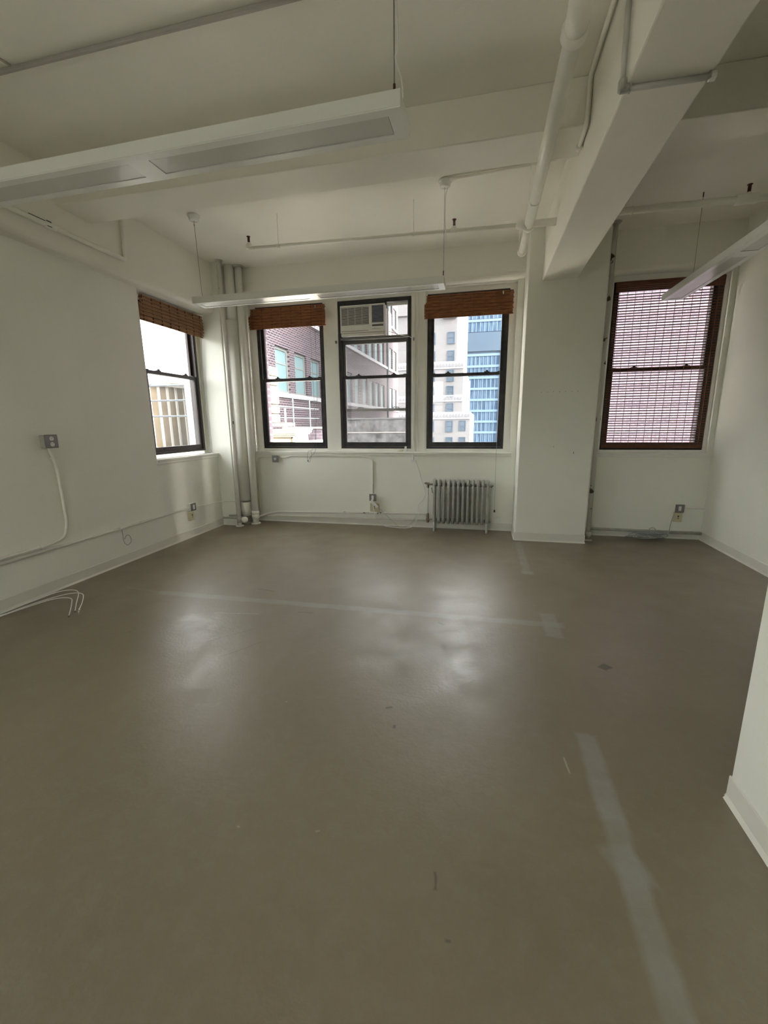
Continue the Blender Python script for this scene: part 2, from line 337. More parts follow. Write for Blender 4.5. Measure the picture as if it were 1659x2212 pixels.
# back wall around the triple window
wb = MB()
wb.box(-3.62, .46, YB, 6.40, 0, 1.055).box(-3.62, -3.415, YB, 6.40, 1.055, 3.25).box(.392, .46, YB, 6.40, 1.055, 3.25)
wb.box(-3.62, .46, YB, 6.40, 3.25, CZ)
wb.box(1.30, 2.77, 6.0, 6.40, 0, 1.045).box(1.30, 1.46, 6.0, 6.40, 1.045, 3.20).box(2.715, 2.77, 6.0, 6.40, 1.045, 3.20).box(1.30, 2.77, 6.0, 6.40, 3.20, CZ)
struct('wall_back', wb, wall_m)
# casings between the windows
cs = MB()
for a, b in ((-3.415, -3.30), (-2.255, -2.035), (-.985, -.765), (.292, .392)): cs.box(a, b, 6.085, 6.225, 1.055, 3.25)
for a, b in ((-3.30, -2.255), (-2.035, -.985), (-.765, .292)): cs.box(a, b, 6.085, 6.225, 3.175, 3.25).box(a, b, 6.085, 6.225, 1.055, 1.14)
t2 = struct('trim_2', cs, trim_m, bevel=.003)
put('cord_hook', MB().box(-2.075, -2.055, 6.06, 6.086, 2.62, 2.655).box(-.955, -.94, 6.05, 6.086, 2.60, 2.64), mat('hook_metal', (.2, .19, .17), .5), t2)
cl = MB()
for x in (-.95, -.905, -.80): cl.box(x, x+.016, 6.072, 6.09, 1.09, 3.25)
for x in (-3.415, .378): cl.box(x, x+.014, 6.02, 6.10, 1.09, 3.25)
cl.box(-3.40, .378, 6.03, 6.10, 3.235, 3.25)
struct('trim_3', cl, trim_m, bevel=.002)
cs = MB()
cs.box(1.46, 1.50, 6.04, 6.19, 1.045, 3.20).box(2.675, 2.715, 6.04, 6.19, 1.045, 3.20).box(1.50, 2.675, 6.04, 6.19, 3.135, 3.20).box(1.50, 2.675, 6.04, 6.19, 1.045, 1.135)
struct('trim_4', cs, trim_m, bevel=.003)
# sills
for nme, mb in (('trim_5', MB().box(-3.435, .405, 5.985, 6.10, 1.075, 1.10).box(-3.425, .398, 6.0, 6.02, 1.045, 1.075)),
                ('trim_6', MB().box(1.44, 2.768, 5.965, 6.06, 1.075, 1.10).box(1.45, 2.768, 5.98, 6.0, 1.045, 1.075)),
                ('trim_7', MB().box(-4.0, -3.80, 4.40, 5.64, 1.07, 1.098).box(-3.83, -3.812, 4.41, 5.64, 1.035, 1.07))):
    struct(nme, mb, trim_m, bevel=.005)
# corner column and pillar
struct('column', MB().box(LX, -3.60, 5.64, 6.40, 0, CZ), wall_m, bevel=.006)
struct('column', MB().box(.462, 1.30, 5.54, 6.40, 0, CZ), wall_m, bevel=.006)
hl = MB()
for i in range(7): hl.cyl((.68+i*.068, 5.5385, 1.848+random.uniform(-.004, .004)), (.68+i*.068, 5.542, 1.848), .004, 6)
hl.box(1.09, 1.098, 5.5385, 5.541, 1.115, 1.14).box(.86, .864, 5.5385, 5.541, 1.19, 1.21)
p_col = bpy.data.objects['column.001']
put('screw_holes', hl, mat('hole_mark', (0.3, 0.28, 0.24), .8), p_col)
# right wall and the end of the partition beside the camera
struct('wall_right', MB().box(XR, XR+.25, YN, 6.4, 0, CZ), wall_m)
struct('wall_partition', MB().box(1.022, 1.16, YN, 1.708, 0, CZ), wall_m, bevel=.008)
M0, M1 = -2.6, -1.3           # unseen window behind the camera, added to light the room
struct('wall_near', MB().box(XL-.42, M0, YN-.25, YN, 0, CZ).box(M1, XR+.25, YN-.25, YN, 0, CZ).box(M0, M1, YN-.25, YN, 0, 1.05).box(M0, M1, YN-.25, YN, 3.02, CZ), wall_m)
# spandrel beams round the perimeter, rounded lower edge
def rounded(x_or_y, back, z0, sgn, r):
    pts = [(back, CZ), (x_or_y, CZ), (x_or_y, z0+r)]
    for i in range(1, 7):
        a = i/6*math.pi/2; pts.append((x_or_y+sgn*(r-r*math.cos(a)), z0+r-r*math.sin(a)))
    pts.append((back, z0)); return pts
struct('beam_back', MB().prism(rounded(5.935, YB, 3.25, 1, .075), -3.60, .462, 'x').prism(rounded(5.935, 6.0, 3.20, 1, .06), 1.30, XR, 'x'), ceil_m, smooth=False)
struct('beam_left', MB().prism(rounded(-3.69, XL, 3.02, -1, .05), YN, 5.64, 'y'), ceil_m)
# beams
struct('beam_long', MB().prism([(.615, 3.07), (.985, 3.07), (.985, CZ), (.615, CZ)], YN, 5.54, 'y'), ceil_m, bevel=.010)
struct('beam_cross', MB().box(-3.69, .615, 3.42, 3.775, 3.385, CZ), ceil_m, bevel=.008)
struct('beam_cross', MB().box(.985, XR, 3.52, 3.82, 3.385, CZ), ceil_m, bevel=.008)
# cove bases
bh = .105
def cove(a, b, nx, ny):
    # run from a to b along a wall whose room side normal is (nx, ny)
    A, B = Vector((a[0], a[1], 0)), Vector((b[0], b[1], 0)); N = Vector((nx, ny, 0))
    prof = [(0, 0), (.016, 0), (.012, .006), (.005, .018), (.004, bh-.004), (.002, bh), (0, bh)]
    n = len(prof); vs = [tuple(A+N*p+Vector((0, 0, q))) for p, q in prof]+[tuple(B+N*p+Vector((0, 0, q))) for p, q in prof]
    return vs, [tuple(range(n)), tuple(range(2*n-1, n-1, -1))]+[(i, i+n, (i+1) % n+n, (i+1) % n) for i in range(n)]
def coves(name, runs):
    mb = MB()
    for r in runs: mb._add(*cove(*r))
    struct(name, mb, base_m)
coves('baseboard_left', [((XL, YN), (XL, 5.64), 1, 0), ((XL, 5.64), (-3.60, 5.64), 0, -1)])
coves('baseboard_back', [((-3.60, YB), (.462, YB), 0, -1), ((1.30, 6.0), (XR, 6.0), 0, -1)])
coves('baseboard_pillar', [((.458, 5.54), (1.304, 5.54), 0, -1), ((.462, 5.54), (.462, YB), -1, 0), ((1.30, 5.54), (1.30, 6.0), 1, 0)])
coves('baseboard_right', [((XR, 1.7), (XR, 6.0), -1, 0)])
coves('baseboard_partition', [((1.022, YN), (1.022, 1.708), -1, 0), ((1.018, 1.708), (1.164, 1.708), 0, 1)])

# ------------------------------------------------------------------ windows
def window(name, T, w, z0, z1, zr, fm, upper=None, gl=None, lower=True):
    """double-hung metal window; u across, v outwards, local frame through T"""
    base = T((w/2, .05, z0)); r = sempty(name, base); gl = gl or glass_m
    j = .038
    f = MB(T).box(0, j, 0, .13, z0, z1).box(w-j, w, 0, .13, z0, z1).box(j, w-j, 0, .13, z1-.05, z1).box(j, w-j, 0, .13, z0, z0+.028)
    put('window_frame', f, fm, r, bevel=.003)
    tr = MB(T)
    for u in (j, w-j-.01): tr.box(u, u+.010, .052, .060, z0+.03, z1-.05).box(u, u+.010, .004, .012, z0+.03, z1-.05)
    put('sash_track', tr, fm, r)
    def sash(nm, v0, a, b, bot, top, m_):
        st = .045
        s = MB(T).box(j+.002, j+st, v0, v0+.036, a, b).box(w-j-st, w-j-.002, v0, v0+.036, a, b).box(j+st, w-j-st, v0, v0+.036, a, a+bot).box(j+st, w-j-st, v0, v0+.036, b-top, b)
        o = put(nm, s, m_, r, bevel=.003)
        put('pane', MB(T).box(j+st-.004, w-j-st+.004, v0+.016, v0+.020, a+bot-.004, b-top+.004), gl, o)
        return o
    lo = sash('lower_sash', .014, z0+.03, zr+.022, .062, .042, fm)
    for u in (w*.27, w*.76):
        put('sash_lock', MB(T).box(u-.035, u+.035, .010, .048, zr+.022, zr+.032).box(u-.012, u+.016, .014, .034, zr+.032, zr+.048), fm, lo, bevel=.002)
    for u in (j+.03, w-j-.075): put('tilt_latch', MB(T).box(u, u+.045, .016, .044, zr+.022, zr+.031), fm, lo, bevel=.002)
    put('lift_rail', MB(T).box(w*.2, w*.8, .002, .014, z0+.055, z0+.066), fm, lo, bevel=.002)
    a, b = upper or (zr-.018, z1-.05)
    up = sash('upper_sash', .064, a, b, .040, .045, storm_m if upper else fm)
    if upper:
        for u in (w*.28, w*.78): put('lift_handle', MB(T).tube(spline([T0 for T0 in ((u-.045, .06, a+.04), (u-.03, .05, a+.055), (u+.03, .05, a+.055), (u+.045, .06, a+.04))], 4), .006, 6), storm_m, up)
    return r
def TB(x0, y): return lambda p: (x0+p[0], y+p[1], p[2])
def TL(x, y0): return lambda p: (x-p[1], y0+p[0], p[2])
window('window_1', TB(-3.30, 6.09), 1.045, 1.14, 3.175, 2.15, frame_m)
window('window_2', TB(-2.035, 6.09), 1.05, 1.14, 3.175, 2.15, frame_m, upper=(1.675, 2.655), gl=glassd_m)
window('window_3', TB(-.765, 6.09), 1.057, 1.14, 3.175, 2.14, frame_m)
window('window_4', TB(1.50, 6.05), 1.175, 1.135, 3.135, 2.12, frame_m)
window('window_5', TL(-3.975, 4.53), 1.045, 1.14, 2.95, 2.15, framel_m)
window('fill_window_7', lambda p: (M1-p[0], YN-.05-p[1], p[2]), M1-M0, 1.05, 3.02, 2.12, framel_m)  # added behind the camera to let more daylight in
window('window_6', TL(-3.975, N0), N1-N0, 1.05, 3.02, 2.12, framel_m)

# ------------------------------------------------------------------ window air conditioner
ac = thing('air_conditioner', (-1.63, 6.15, 2.668), 'white window air conditioner with slatted grille in top of the middle window', 'air conditioner')
x0, x1, zb, zt, yf = -1.965, -1.335, 2.685, 3.085, 5.985
c = MB().box(x0, x1, yf+.03, 6.10, zb+.02, zt-.004); put('case_front', c, ac_m, ac, bevel=.012)
c = MB().box(x0+.02, x1-.012, 6.10, 6.50, zb+.015, zt-.02); put('case', c, ac_m, ac, bevel=.01)
c = MB().box(x0, x1, yf, yf+.03, zb+.045, zb+.145).box(x0, x0+.016, yf, yf+.03, zb+.145, zt).box(x0+.41, x0+.45, yf, yf+.03, zb+.145, zt).box(x1-.016, x1, yf, yf+.03, zb+.145, zt)
c.box(x0+.016, x0+.41, yf, yf+.03, zt-.025, zt).box(x0+.45, x1-.016, yf, yf+.03, zt-.018, zt).box(x0+.45, x1-.016, yf, yf+.03, zb+.145, zb+.165)
put('front_panel', c, ac_m, ac, bevel=.004)
put('base_lip', MB().box(x0+.01, x1-.004, yf-.006, yf+.03, zb, zb+.04), ac_m, ac, bevel=.006)
put('coil', MB().box(x0+.016, x0+.41, yf+.026, yf+.032, zb+.145, zt-.025).box(x0+.45, x1-.016, yf+.026, yf+.032, zb+.165, zt-.018), acd_m, ac)
n1 = 17
lv = put('louvre', MB().box(x0+.016, x0+.41, yf+.006, yf+.012, zb+.150, zb+.1545), ac_m, ac)
for i in range(1, n1): copy_part(lv, ac, (0, 0, i*.0134))
lv = put('vent_louvre', MB().box(x0+.45, x1-.016, yf+.006, yf+.012, zb+.172, zb+.178), mat('blue_grey_louvre', (.30, .34, .42), .4), ac)
for i in range(1, 13): copy_part(lv, ac, (0, 0, i*.0164))
for i in range(3): put('grille_bar', MB().box(x0+.11+i*.1, x0+.114+i*.1, yf+.004, yf+.010, zb+.15, zt-.025), ac_m, ac)
put('control_panel', MB().box(x0+.455, x1-.02, yf-.002, yf+.004, zb+.115, zb+.138), storm_m, ac, bevel=.001)
put('button', MB().cyl((x0+.49, yf-.003, zb+.092), (x0+.49, yf+.002, zb+.092), .004, 10), steel_m, ac)
put('panel_groove', MB().box(x0+.012, x0+.405, yf-.001, yf+.002, zb+.064, zb+.070).box(x0+.45, x1-.05, yf-.001, yf+.002, zb+.078, zb+.082), steel_m, ac)
put('support_board', MB().box(-1.995, -1.025, 6.06, 6.20, 2.657, 2.684), storm_m, ac, bevel=.002)
put('side_panel_frame', MB().box(-1.33, -1.315, 6.12, 6.14, 2.685, 3.115).box(-1.045, -1.025, 6.12, 6.14, 2.685, 3.115).box(-1.315, -1.045, 6.12, 6.14, 3.08, 3.115).box(-1.315, -1.045, 6.12, 6.14, 2.685, 2.70), white_p, ac, bevel=.002)
put('side_panel_pane', MB().box(-1.316, -1.044, 6.128, 6.132, 2.70, 3.08), glassd_m, ac)
put('top_seal', MB().box(-1.995, -1.33, 6.10, 6.14, 3.086, 3.124), frame_m, ac)
cord = spline([(-1.34, 5.99, 2.735), (-1.25, 5.96, 2.71), (-1.10, 6.0, 2.665), (-.975, 6.035, 2.635), (-.955, 6.055, 2.55), (-.95, 6.058, 2.2), (-.957, 6.058, 1.7), (-.948, 6.058, 1.3), (-.955, 6.055, 1.13), (-.945, 5.975, 1.105),
               (-.935, 5.965, 1.05), (-.93, 5.965, 1.0)])
put('power_cord', MB().tube(cord, .0045, 6), white_p, ac, smooth=True)
put('inline_block', MB().box(-.965, -.895, 5.972, 6.0, .955, .99).box(-.935, -.925, 5.965, 5.985, .98, 1.02), white_p, ac, bevel=.008)
cord = spline([(-.90, 5.985, .96), (-.86, 5.98, .86), (-.82, 5.975, .72), (-.765, 5.965, .57), (-.75, 5.955, .50), (-.79, 5.955, .42), (-.855, 5.95, .34), (-.85, 5.905, .22), (-.87, 5.89, .13), (-.92, 5.88, .045),
               (-1.02, 5.88, .012), (-1.22, 5.89, .012), (-1.36, 5.90, .03), (-1.45, 5.90, .10), (-1.50, 5.90, .22), (-1.52, 5.92, .31), (-1.54, 5.935, .365)])
put('extension_cord', MB().tube(cord, .0055, 6), white_p, ac, smooth=True)
cord = spline([(-1.43, 5.93, .285), (-1.30, 5.92, .16), (-1.18, 5.90, .06), (-1.12, 5.90, .02), (-.98, 5.91, .05), (-.88, 5.93, .18)], 6)
put('thin_wire', MB().tube(cord, .0022, 5), grey_c, ac, smooth=True)

# ------------------------------------------------------------------ woven blinds
def blind(T, w, z0, z1, m_, label, pulls, tilt=0.0, n=14):
    t = thing('bamboo_blind', T((w/2, 0, z0)), label, 'blind', 'rolled up bamboo blinds' )
    put('head_rail', MB(T).box(.10, w-.04, -.005, .03, z1-.03, z1+.012), slatd_m, t, bevel=.002)
    h = (z1-z0)/n
    for k in range(n):
        b = .012*math.sin(k/(n-1)*math.pi)+.010*(k % 2)
        off = tilt*(n-k)
        s = MB(T).box(0+(.03 if k > n*.6 else 0), w-(.006 if k % 3 else 0), -.028-b, -.016-b, z0+k*h+.0015, z0+(k+1)*h-.0015)
        put('slat', s, m_, t)
    for k in range(4):   # the gathered folds behind the front face
        put('fold', MB(T).box(.015, w-.015, -.016, -.004+.005*k, z0+.01+k*.03, z0+.11+k*.03), m_, t)
    ns = max(3, int(w/.14))
    for i in range(ns):
        u = .06+i*(w-.12)/(ns-1); put('weave_string', MB(T).box(u-.0015, u+.0015, -.042, -.024, z0, z1), slatd_m, t)
    put('cord_cleat', MB(T).box(w-.14, w-.125, -.056, -.05, z1-.05, z1-.015), conn_m, t)
    for i, p in enumerate(pulls):
        put('pull_cord', MB().tube(spline(p[0]), p[1], 5), p[2], t, smooth=True)
    return t
slat_front = slat_m
b1 = blind(TB(-3.335, 5.985), 1.165, 2.845, 3.12, slat_m, 'rolled up brown bamboo blind over the leftmost of the three back windows',
      [([(-2.40, 5.955, 2.86), (-2.39, 5.955, 2.2), (-2.385, 5.955, 1.4), (-2.40, 5.955, 1.12), (-2.49, 5.962, 1.02), (-2.52, 5.962, .955), (-2.50, 5.962, .95), (-2.47, 5.96, 1.04), (-2.475, 5.96, 1.115)], .002, dark_c),
       ([(-2.33, 5.955, 2.86), (-2.335, 5.955, 2.0), (-2.38, 5.955, 1.4), (-2.44, 5.955, 1.14), (-2.515, 5.96, 1.10), (-2.54, 5.96, 1.0), (-2.525, 5.96, .955)], .002, dark_c)])
put('cord_tassel', MB().cyl((-2.53, 5.962, .95), (-2.53, 5.962, .975), .006, 8), black_p, b1)
b3 = blind(TB(-.79, 5.985), 1.125, 2.84, 3.12, slat_m, 'rolled up reddish bamboo blind over the back window beside the pillar',
      [([(.20, 5.955, 2.86), (.20, 5.955, 2.0), (.201, 5.955, 1.08), (.205, 5.95, .70), (.21, 5.95, .31)], .0022, grey_c)])
put('cord_tassel', MB().lathe((.21, 5.95, .275), (0, 0, 1), [(0, .011), (.012, .012), (.028, .010), (.036, .003)], 10), brass_m, b3)
bL = blind(TL(-3.905, 4.46), 1.165, 2.70, 2.985, slatl_m, 'rolled up tan bamboo blind on the left wall window',
      [([(-3.89, 5.60, 2.72), (-3.925, 5.60, 2.2), (-3.93, 5.61, 1.6), (-3.92, 5.615, 1.2), (-3.90, 5.60, 1.11), (-3.89, 5.50, 1.103), (-3.90, 5.42, 1.103)], .003, grey_c)])
# the lowered blind
T4 = TB(1.515, 6.02); w4 = 1.145
t4 = thing('bamboo_blind', (2.09, 6.02, 1.16), 'lowered dark bamboo blind with open slats covering the right hand window', 'blind')
put('head_rail', MB(T4).box(0, w4, 0, .028, 3.095, 3.13), slatd_m, t4, bevel=.002)
for k in range(5): put('valance_slat', MB(T4).box(0, w4, -.012, -.004, 3.012+k*.021, 3.012+k*.021+.019), slatd_m, t4)
s0 = put('slat', MB(T4).box(0, w4, -.003, .003, 1.190, 1.2015), slatd_m, t4)
nsl = 60; pitch = (3.005-1.190)/nsl
for k in range(1, nsl):
    c = copy_part(s0, t4, (0, random.uniform(-.0015, .0015), k*pitch+random.uniform(-.002, .002)))
    c.rotation_euler = (0, random.uniform(-.0012, .0012), 0)
put('bottom_rail', MB(T4).box(0, w4, -.008, .008, 1.160, 1.185), slatd_m, t4, bevel=.002)
for i in range(13):
    u = .05+i*(w4-.1)/12; put('weave_string', MB(T4).box(u-.0012, u+.0012, -.0045, .0045, 1.165, 3.10), slatd_m, t4)
put('pull_cord', MB().tube(spline([(2.60, 6.005, 3.02), (2.60, 6.005, 2.3), (2.59, 6.005, 1.9), (2.585, 6.003, 1.3)]), .0025, 5), slatd_m, t4)

# ------------------------------------------------------------------ suspended linear light fixtures
def fixture(T, L_, w, z, label, canopies, cords):
    """u along length, v across; open recessed lens bays in the underside"""
    t = thing('pendant_light', T((L_/2, w/2, z)), label, 'light fixture')
    h = .060; rim = .042; th = .006
    lens = [(.055, L_/2-.06), (L_/2+.06, L_-.055)]
    hb = MB(T).box(0, L_, 0, .004, z+.001, z+h).box(0, L_, w-.004, w, z+.001, z+h).box(0, L_, .004, w-.004, z+h-.003, z+h)
    put('housing', hb, fix_m, t)
    fp = MB(T).box(0, L_, 0, rim, z-th, z).box(0, L_, w-rim, w, z-th, z).box(0, lens[0][0], rim, w-rim, z-th, z).box(lens[0][1], lens[1][0], rim, w-rim, z-th, z).box(lens[1][1], L_, rim, w-rim, z-th, z)
    put('bottom_plate', fp, fix_m, t)
    for a, b in lens:
        l = put('lens', MB(T).box(a+.003, b-.003, rim+.003, w-rim-.003, z-th+.003, z-.0005), lens_m, t)
        put('lens_gasket', MB(T).box(a, b, rim, w-rim, z-.0005, z+.002), black_p, l)
    for u in (-.004, L_): put('end_cap', MB(T).box(u, u+.004, -.001, w+.001, z-th, z+h), fix_m, t)
    for c in cords: put(c[0], MB().tube(c[1], c[2], 6), c[3], t, smooth=True)
    for cx, cy in canopies:
        put('canopy', MB().lathe((cx, cy, CZ), (0, 0, -1), [(0, .062), (.006, .064), (.012, .058), (.014, .05), (.045, .048), (.052, .042), (.054, .0)], 20), fix_m, t, smooth=True)
    return t
def rot2(org, ang):
    c, s = math.cos(ang), math.sin(ang)
    return lambda p: (org[0]+c*p[0]-s*p[1], org[1]+s*p[0]+c*p[1], p[2])
c1x, c1y = -.42, 2.12
fixture(rot2((-3.04, 2.058), -.014), 2.66, .205, 2.786, 'long white pendant light nearest the camera, hanging at upper left',
        [(c1x, c1y), (-3.0, 2.16)],
        [('suspension_cable', [(c1x, c1y, CZ-.05), (c1x, c1y, 3.02), (c1x, c1y, 2.846)], .003, steel_m), ('cable_gripper', [(c1x, c1y, 2.85), (c1x, c1y, 2.93)], .006, brass_m),
         ('suspension_cable', [(-3.0, 2.16, CZ-.05), (-3.0, 2.16, 2.846)], .0015, steel_m),
         ('power_cord', spline([(c1x+.012, c1y, CZ-.05), (c1x+.008, c1y+.005, 3.3), (c1x+.016, c1y+.004, 3.08), (c1x+.006, c1y, 3.02), (c1x+.03, c1y+.01, 2.95), (c1x+.034, c1y+.01, 2.88), (c1x+.02, c1y, 2.847)]), .004, white_p)])
cA, cB = (-3.035, 4.425), (-.404, 4.41)
fixture(rot2((-3.07, 4.325), .004), 2.67, .205, 2.786, 'long white pendant light hanging parallel to the back windows',
        [cA, cB],
        [('suspension_cable', [(cA[0], cA[1], CZ-.05), (cA[0]+.02, cA[1], 2.846)], .0022, steel_m), ('cable_gripper', [(cA[0], cA[1], CZ-.05), (cA[0], cA[1], CZ-.10)], .006, conn_m),
         ('suspension_cable', [(cB[0]-.004, cB[1], CZ-.05), (cB[0]-.004, cB[1], 2.846)], .0018, steel_m), ('cable_gripper', [(cB[0]-.004, cB[1], 2.85), (cB[0]-.004, cB[1], 2.91)], .005, brass_m),
         ('power_cord', spline([(cB[0]+.03, cB[1], CZ-.045), (cB[0]+.005, cB[1], 3.52), (cB[0]+.004, cB[1], 3.35), (cB[0]+.014, cB[1], 3.2), (cB[0], cB[1], 3.05), (cB[0]+.012, cB[1], 2.93), (cB[0]+.004, cB[1], 2.847)]), .004, white_p)])
f3 = lambda p: (1.868+.205-p[1]+.0*p[0], 2.89+p[0], p[2])
fixture(lambda p: (1.872+p[1], 2.90+p[0]*1.0-0.0*p[1], p[2]), 2.66, .205, 2.786, 'long white pendant light at right pointing towards the blind covered window',
        [],
        [('suspension_cable', [(1.97, 5.10, CZ-.05), (1.97, 5.10, 2.846)], .0018, steel_m), ('cable_gripper', [(1.97, 5.10, CZ-.05), (1.97, 5.10, CZ-.09)], .005, brass_m),
         ('suspension_cable', [(1.97, 3.2, CZ-.05), (1.97, 3.2, 2.846)], .0018, steel_m)])

# ------------------------------------------------------------------ pipes and conduit
# fat vertical risers in the corner
t = thing('riser_pipe', (-3.52, 5.585, 0), 'thin floor to ceiling pipe standing in front of the left corner column', 'pipe')
put('pipe', MB().tube([(-3.52, 5.585, 0), (-3.517, 5.585, 1.0), (-3.515, 5.59, 2.2), (-3.515, 5.59, CZ)], .027, 14), peel_m, t, smooth=True)
put('floor_flange', MB().lathe((-3.52, 5.585, 0), (0, 0, 1), [(0, .062), (.012, .06), (.022, .035)], 18), pipe_m, t, smooth=True)
put('elbow_fitting', MB().lathe((-3.52, 5.585, .055), (0, 0, 1), [(0, .03), (.01, .038), (.07, .038), (.08, .03)], 14).tube(spline([(-3.50, 5.57, .10), (-3.46, 5.55, .10), (-3.42, 5.545, .115)]), [.03]*8+[.034]*8+[.03], 12), pipe_g, t, smooth=True)
put('valve_body', MB().lathe((-3.445, 5.545, .11), (1, .05, .12), [(0, .02), (.008, .040), (.03, .046), (.055, .044), (.072, .032), (.08, .012)], 16), pipe_m, t, smooth=True)
put('ceiling_collar', MB().lathe((-3.515, 5.59, CZ), (0, 0, -1), [(0, .05), (.008, .045), (.02, .03)], 14), pipe_g, t, smooth=True)
t = thing('insulated_riser', (-3.505, 5.785, 0), 'fat white wrapped riser pipe between two thinner pipes in the left corner', 'pipe')
put('pipe', MB().tube([(-3.505, 5.80, 0), (-3.505, 5.80, CZ)], .060, 16), pipe_g, t, smooth=True)
put('insulation_wrap', MB().tube([(-3.515, 5.79, .37), (-3.515, 5.79, 2.95)], .084, 20).tube([(-3.505, 5.80, 2.95), (-3.505, 5.80, CZ)], .068, 20), trim_m, t, smooth=True)
put('base_wrap', MB().tube([(-3.512, 5.79, .13), (-3.512, 5.79, .34)], .076, 20), pipe_m, t, smooth=True)
put('floor_flange', MB().lathe((-3.512, 5.795, 0), (0, 0, 1), [(0, .07), (.012, .07), (.03, .062)], 18), pipe_g, t, smooth=True)
t = thing('riser_pipe', (-3.355, 5.79, 0), 'round painted riser pipe beside the leftmost back window', 'pipe')
put('pipe', MB().tube([(-3.365, 5.79, 0), (-3.368, 5.80, 1.5), (-3.385, 5.84, CZ)], .048, 18), pipe_m, t, smooth=True)
put('coupling', MB().lathe((-3.365, 5.79, .085), (0, 0, 1), [(0, .05), (.006, .058), (.05, .058), (.056, .052), (.075, .052), (.08, .057), (.115, .057), (.12, .05)], 18), pipe_m, t, smooth=True)
put('floor_flange', MB().lathe((-3.365, 5.79, 0), (0, 0, 1), [(0, .074), (.012, .072), (.026, .055)], 20), pipe_m, t, smooth=True)
put('ceiling_collar', MB().lathe((-3.385, 5.84, CZ), (0, 0, -1), [(0, .075), (.01, .07), (.02, .055)], 18), pipe_g, t, smooth=True)
# branch pipe from the corner valve under the column
o = put('branch_pipe', MB().tube(smooth_path([(-3.80, 5.60, .12), (-3.66, 5.60, .125), (-3.55, 5.60, .12)], .03), .016, 10).tube([(-3.70, 5.615, .155), (-3.60, 5.615, .16), (-3.52, 5.69, .16)], .013, 8), pipe_g, smooth=True)
tag(o, 'short dark grey branch pipes along the base of the left corner column', 'pipe')
# baseboard steam lines on the back wall
o = put('steam_pipe', MB().tube(smooth_path([(-3.36, 5.73, .10), (-3.27, 5.93, .125), (-3.10, 5.975, .155), (-.76, 5.975, .215), (-.715, 5.955, .218)], .06), .016, 12), peel_m, smooth=True)
tag(o, 'upper of two chipped white steam pipes running along the back wall base', 'pipe')
o = put('return_pipe', MB().tube(smooth_path([(-3.24, 5.93, .09), (-3.10, 5.978, .10), (-.75, 5.978, .115)], .05), .011, 10), pipe_m, smooth=True)
tag(o, 'lower thinner pipe running along the back wall base below the steam pipe', 'pipe')
o = put('steam_pipe', MB().tube([(1.42, 5.965, .095), (2.768, 5.965, .085)], .020, 12), pipe_g, smooth=True)
tag(o, 'painted pipe along the wall base under the blind covered window', 'pipe')
t = thing('riser_pipe', (1.375, 5.70, 0), 'peeling painted riser pipe running up the right side of the pillar', 'pipe')
put('pipe', MB().tube([(1.375, 5.70, 0), (1.375, 5.70, CZ)], .026, 14), peel_mat('peeling_riser', (0.60, 0.59, 0.53), (0.07, 0.05, 0.03), 0.585), t, smooth=True)
put('coupling', MB().lathe((1.375, 5.70, .05), (0, 0, 1), [(0, .028), (.006, .036), (.06, .036), (.066, .028)], 14), pipe_g, t, smooth=True)
put('floor_flange', MB().lathe((1.375, 5.70, 0), (0, 0, 1), [(0, .055), (.01, .053), (.02, .03)], 16), pipe_g, t, smooth=True)
put('ceiling_collar', MB().lathe((1.375, 5.70, CZ), (0, 0, -1), [(0, .06), (.012, .05), (.02, .03)], 14), pipe_g, t, smooth=True)

# sprinkler main beside the long beam
PZ = 3.35
t = thing('sprinkler_main', (.372, 3.9, PZ), 'thick white sprinkler main pipe running along the left of the long beam', 'pipe')
put('pipe', MB().tube([(.372, 2.60, PZ), (.372, 4.80, PZ)], .046, 18), pipe_m, t, smooth=True)
put('end_pipe', MB().tube([(.366, 4.70, PZ), (.366, 5.40, PZ)], .036, 16), pipe_m, t, smooth=True)
put('coupling', MB().lathe((.372, 4.72, PZ), (0, 1, 0), [(0, .047), (.008, .056), (.05, .056), (.06, .040)], 18), pipe_m, t, smooth=True)
put('end_cap', MB().lathe((.366, 5.37, PZ), (0, 1, 0), [(0, .038), (.006, .048), (.05, .048), (.062, .034), (.066, .0)], 18), pipe_m, t, smooth=True)
put('elbow', MB().tube(smooth_path([(.372, 2.64, PZ), (.372, 2.49, PZ), (.372, 2.49, 3.52)], .10, 8), .054, 18).lathe((.372, 2.66, PZ), (0, -1, 0), [(0, .047), (.006, .064), (.045, .064), (.055, .054)], 18).lathe((.372, 2.49, 3.46), (0, 0, 1), [(0, .054), (.006, .064), (.04, .064), (.05, .048)], 18), pipe_m, t, smooth=True)
put('upper_pipe', MB().tube([(.372, 2.49, 3.49), (.372, 2.49, CZ)], .044, 16), pipe_m, t, smooth=True)
put('strap', MB().tube([(.33, 4.25, CZ), (.325, 4.25, PZ), (.345, 4.25, PZ-.045), (.372, 4.25, PZ-.05), (.40, 4.25, PZ-.045), (.418, 4.25, PZ)], .004, 6), pipe_m, t)
put('cap_hanger', MB().tube([(.335, 5.36, CZ), (.322, 5.36, PZ)], .006, 6).tube([(.41, 5.36, CZ), (.412, 5.36, PZ)], .004, 6), pipe_m, t)
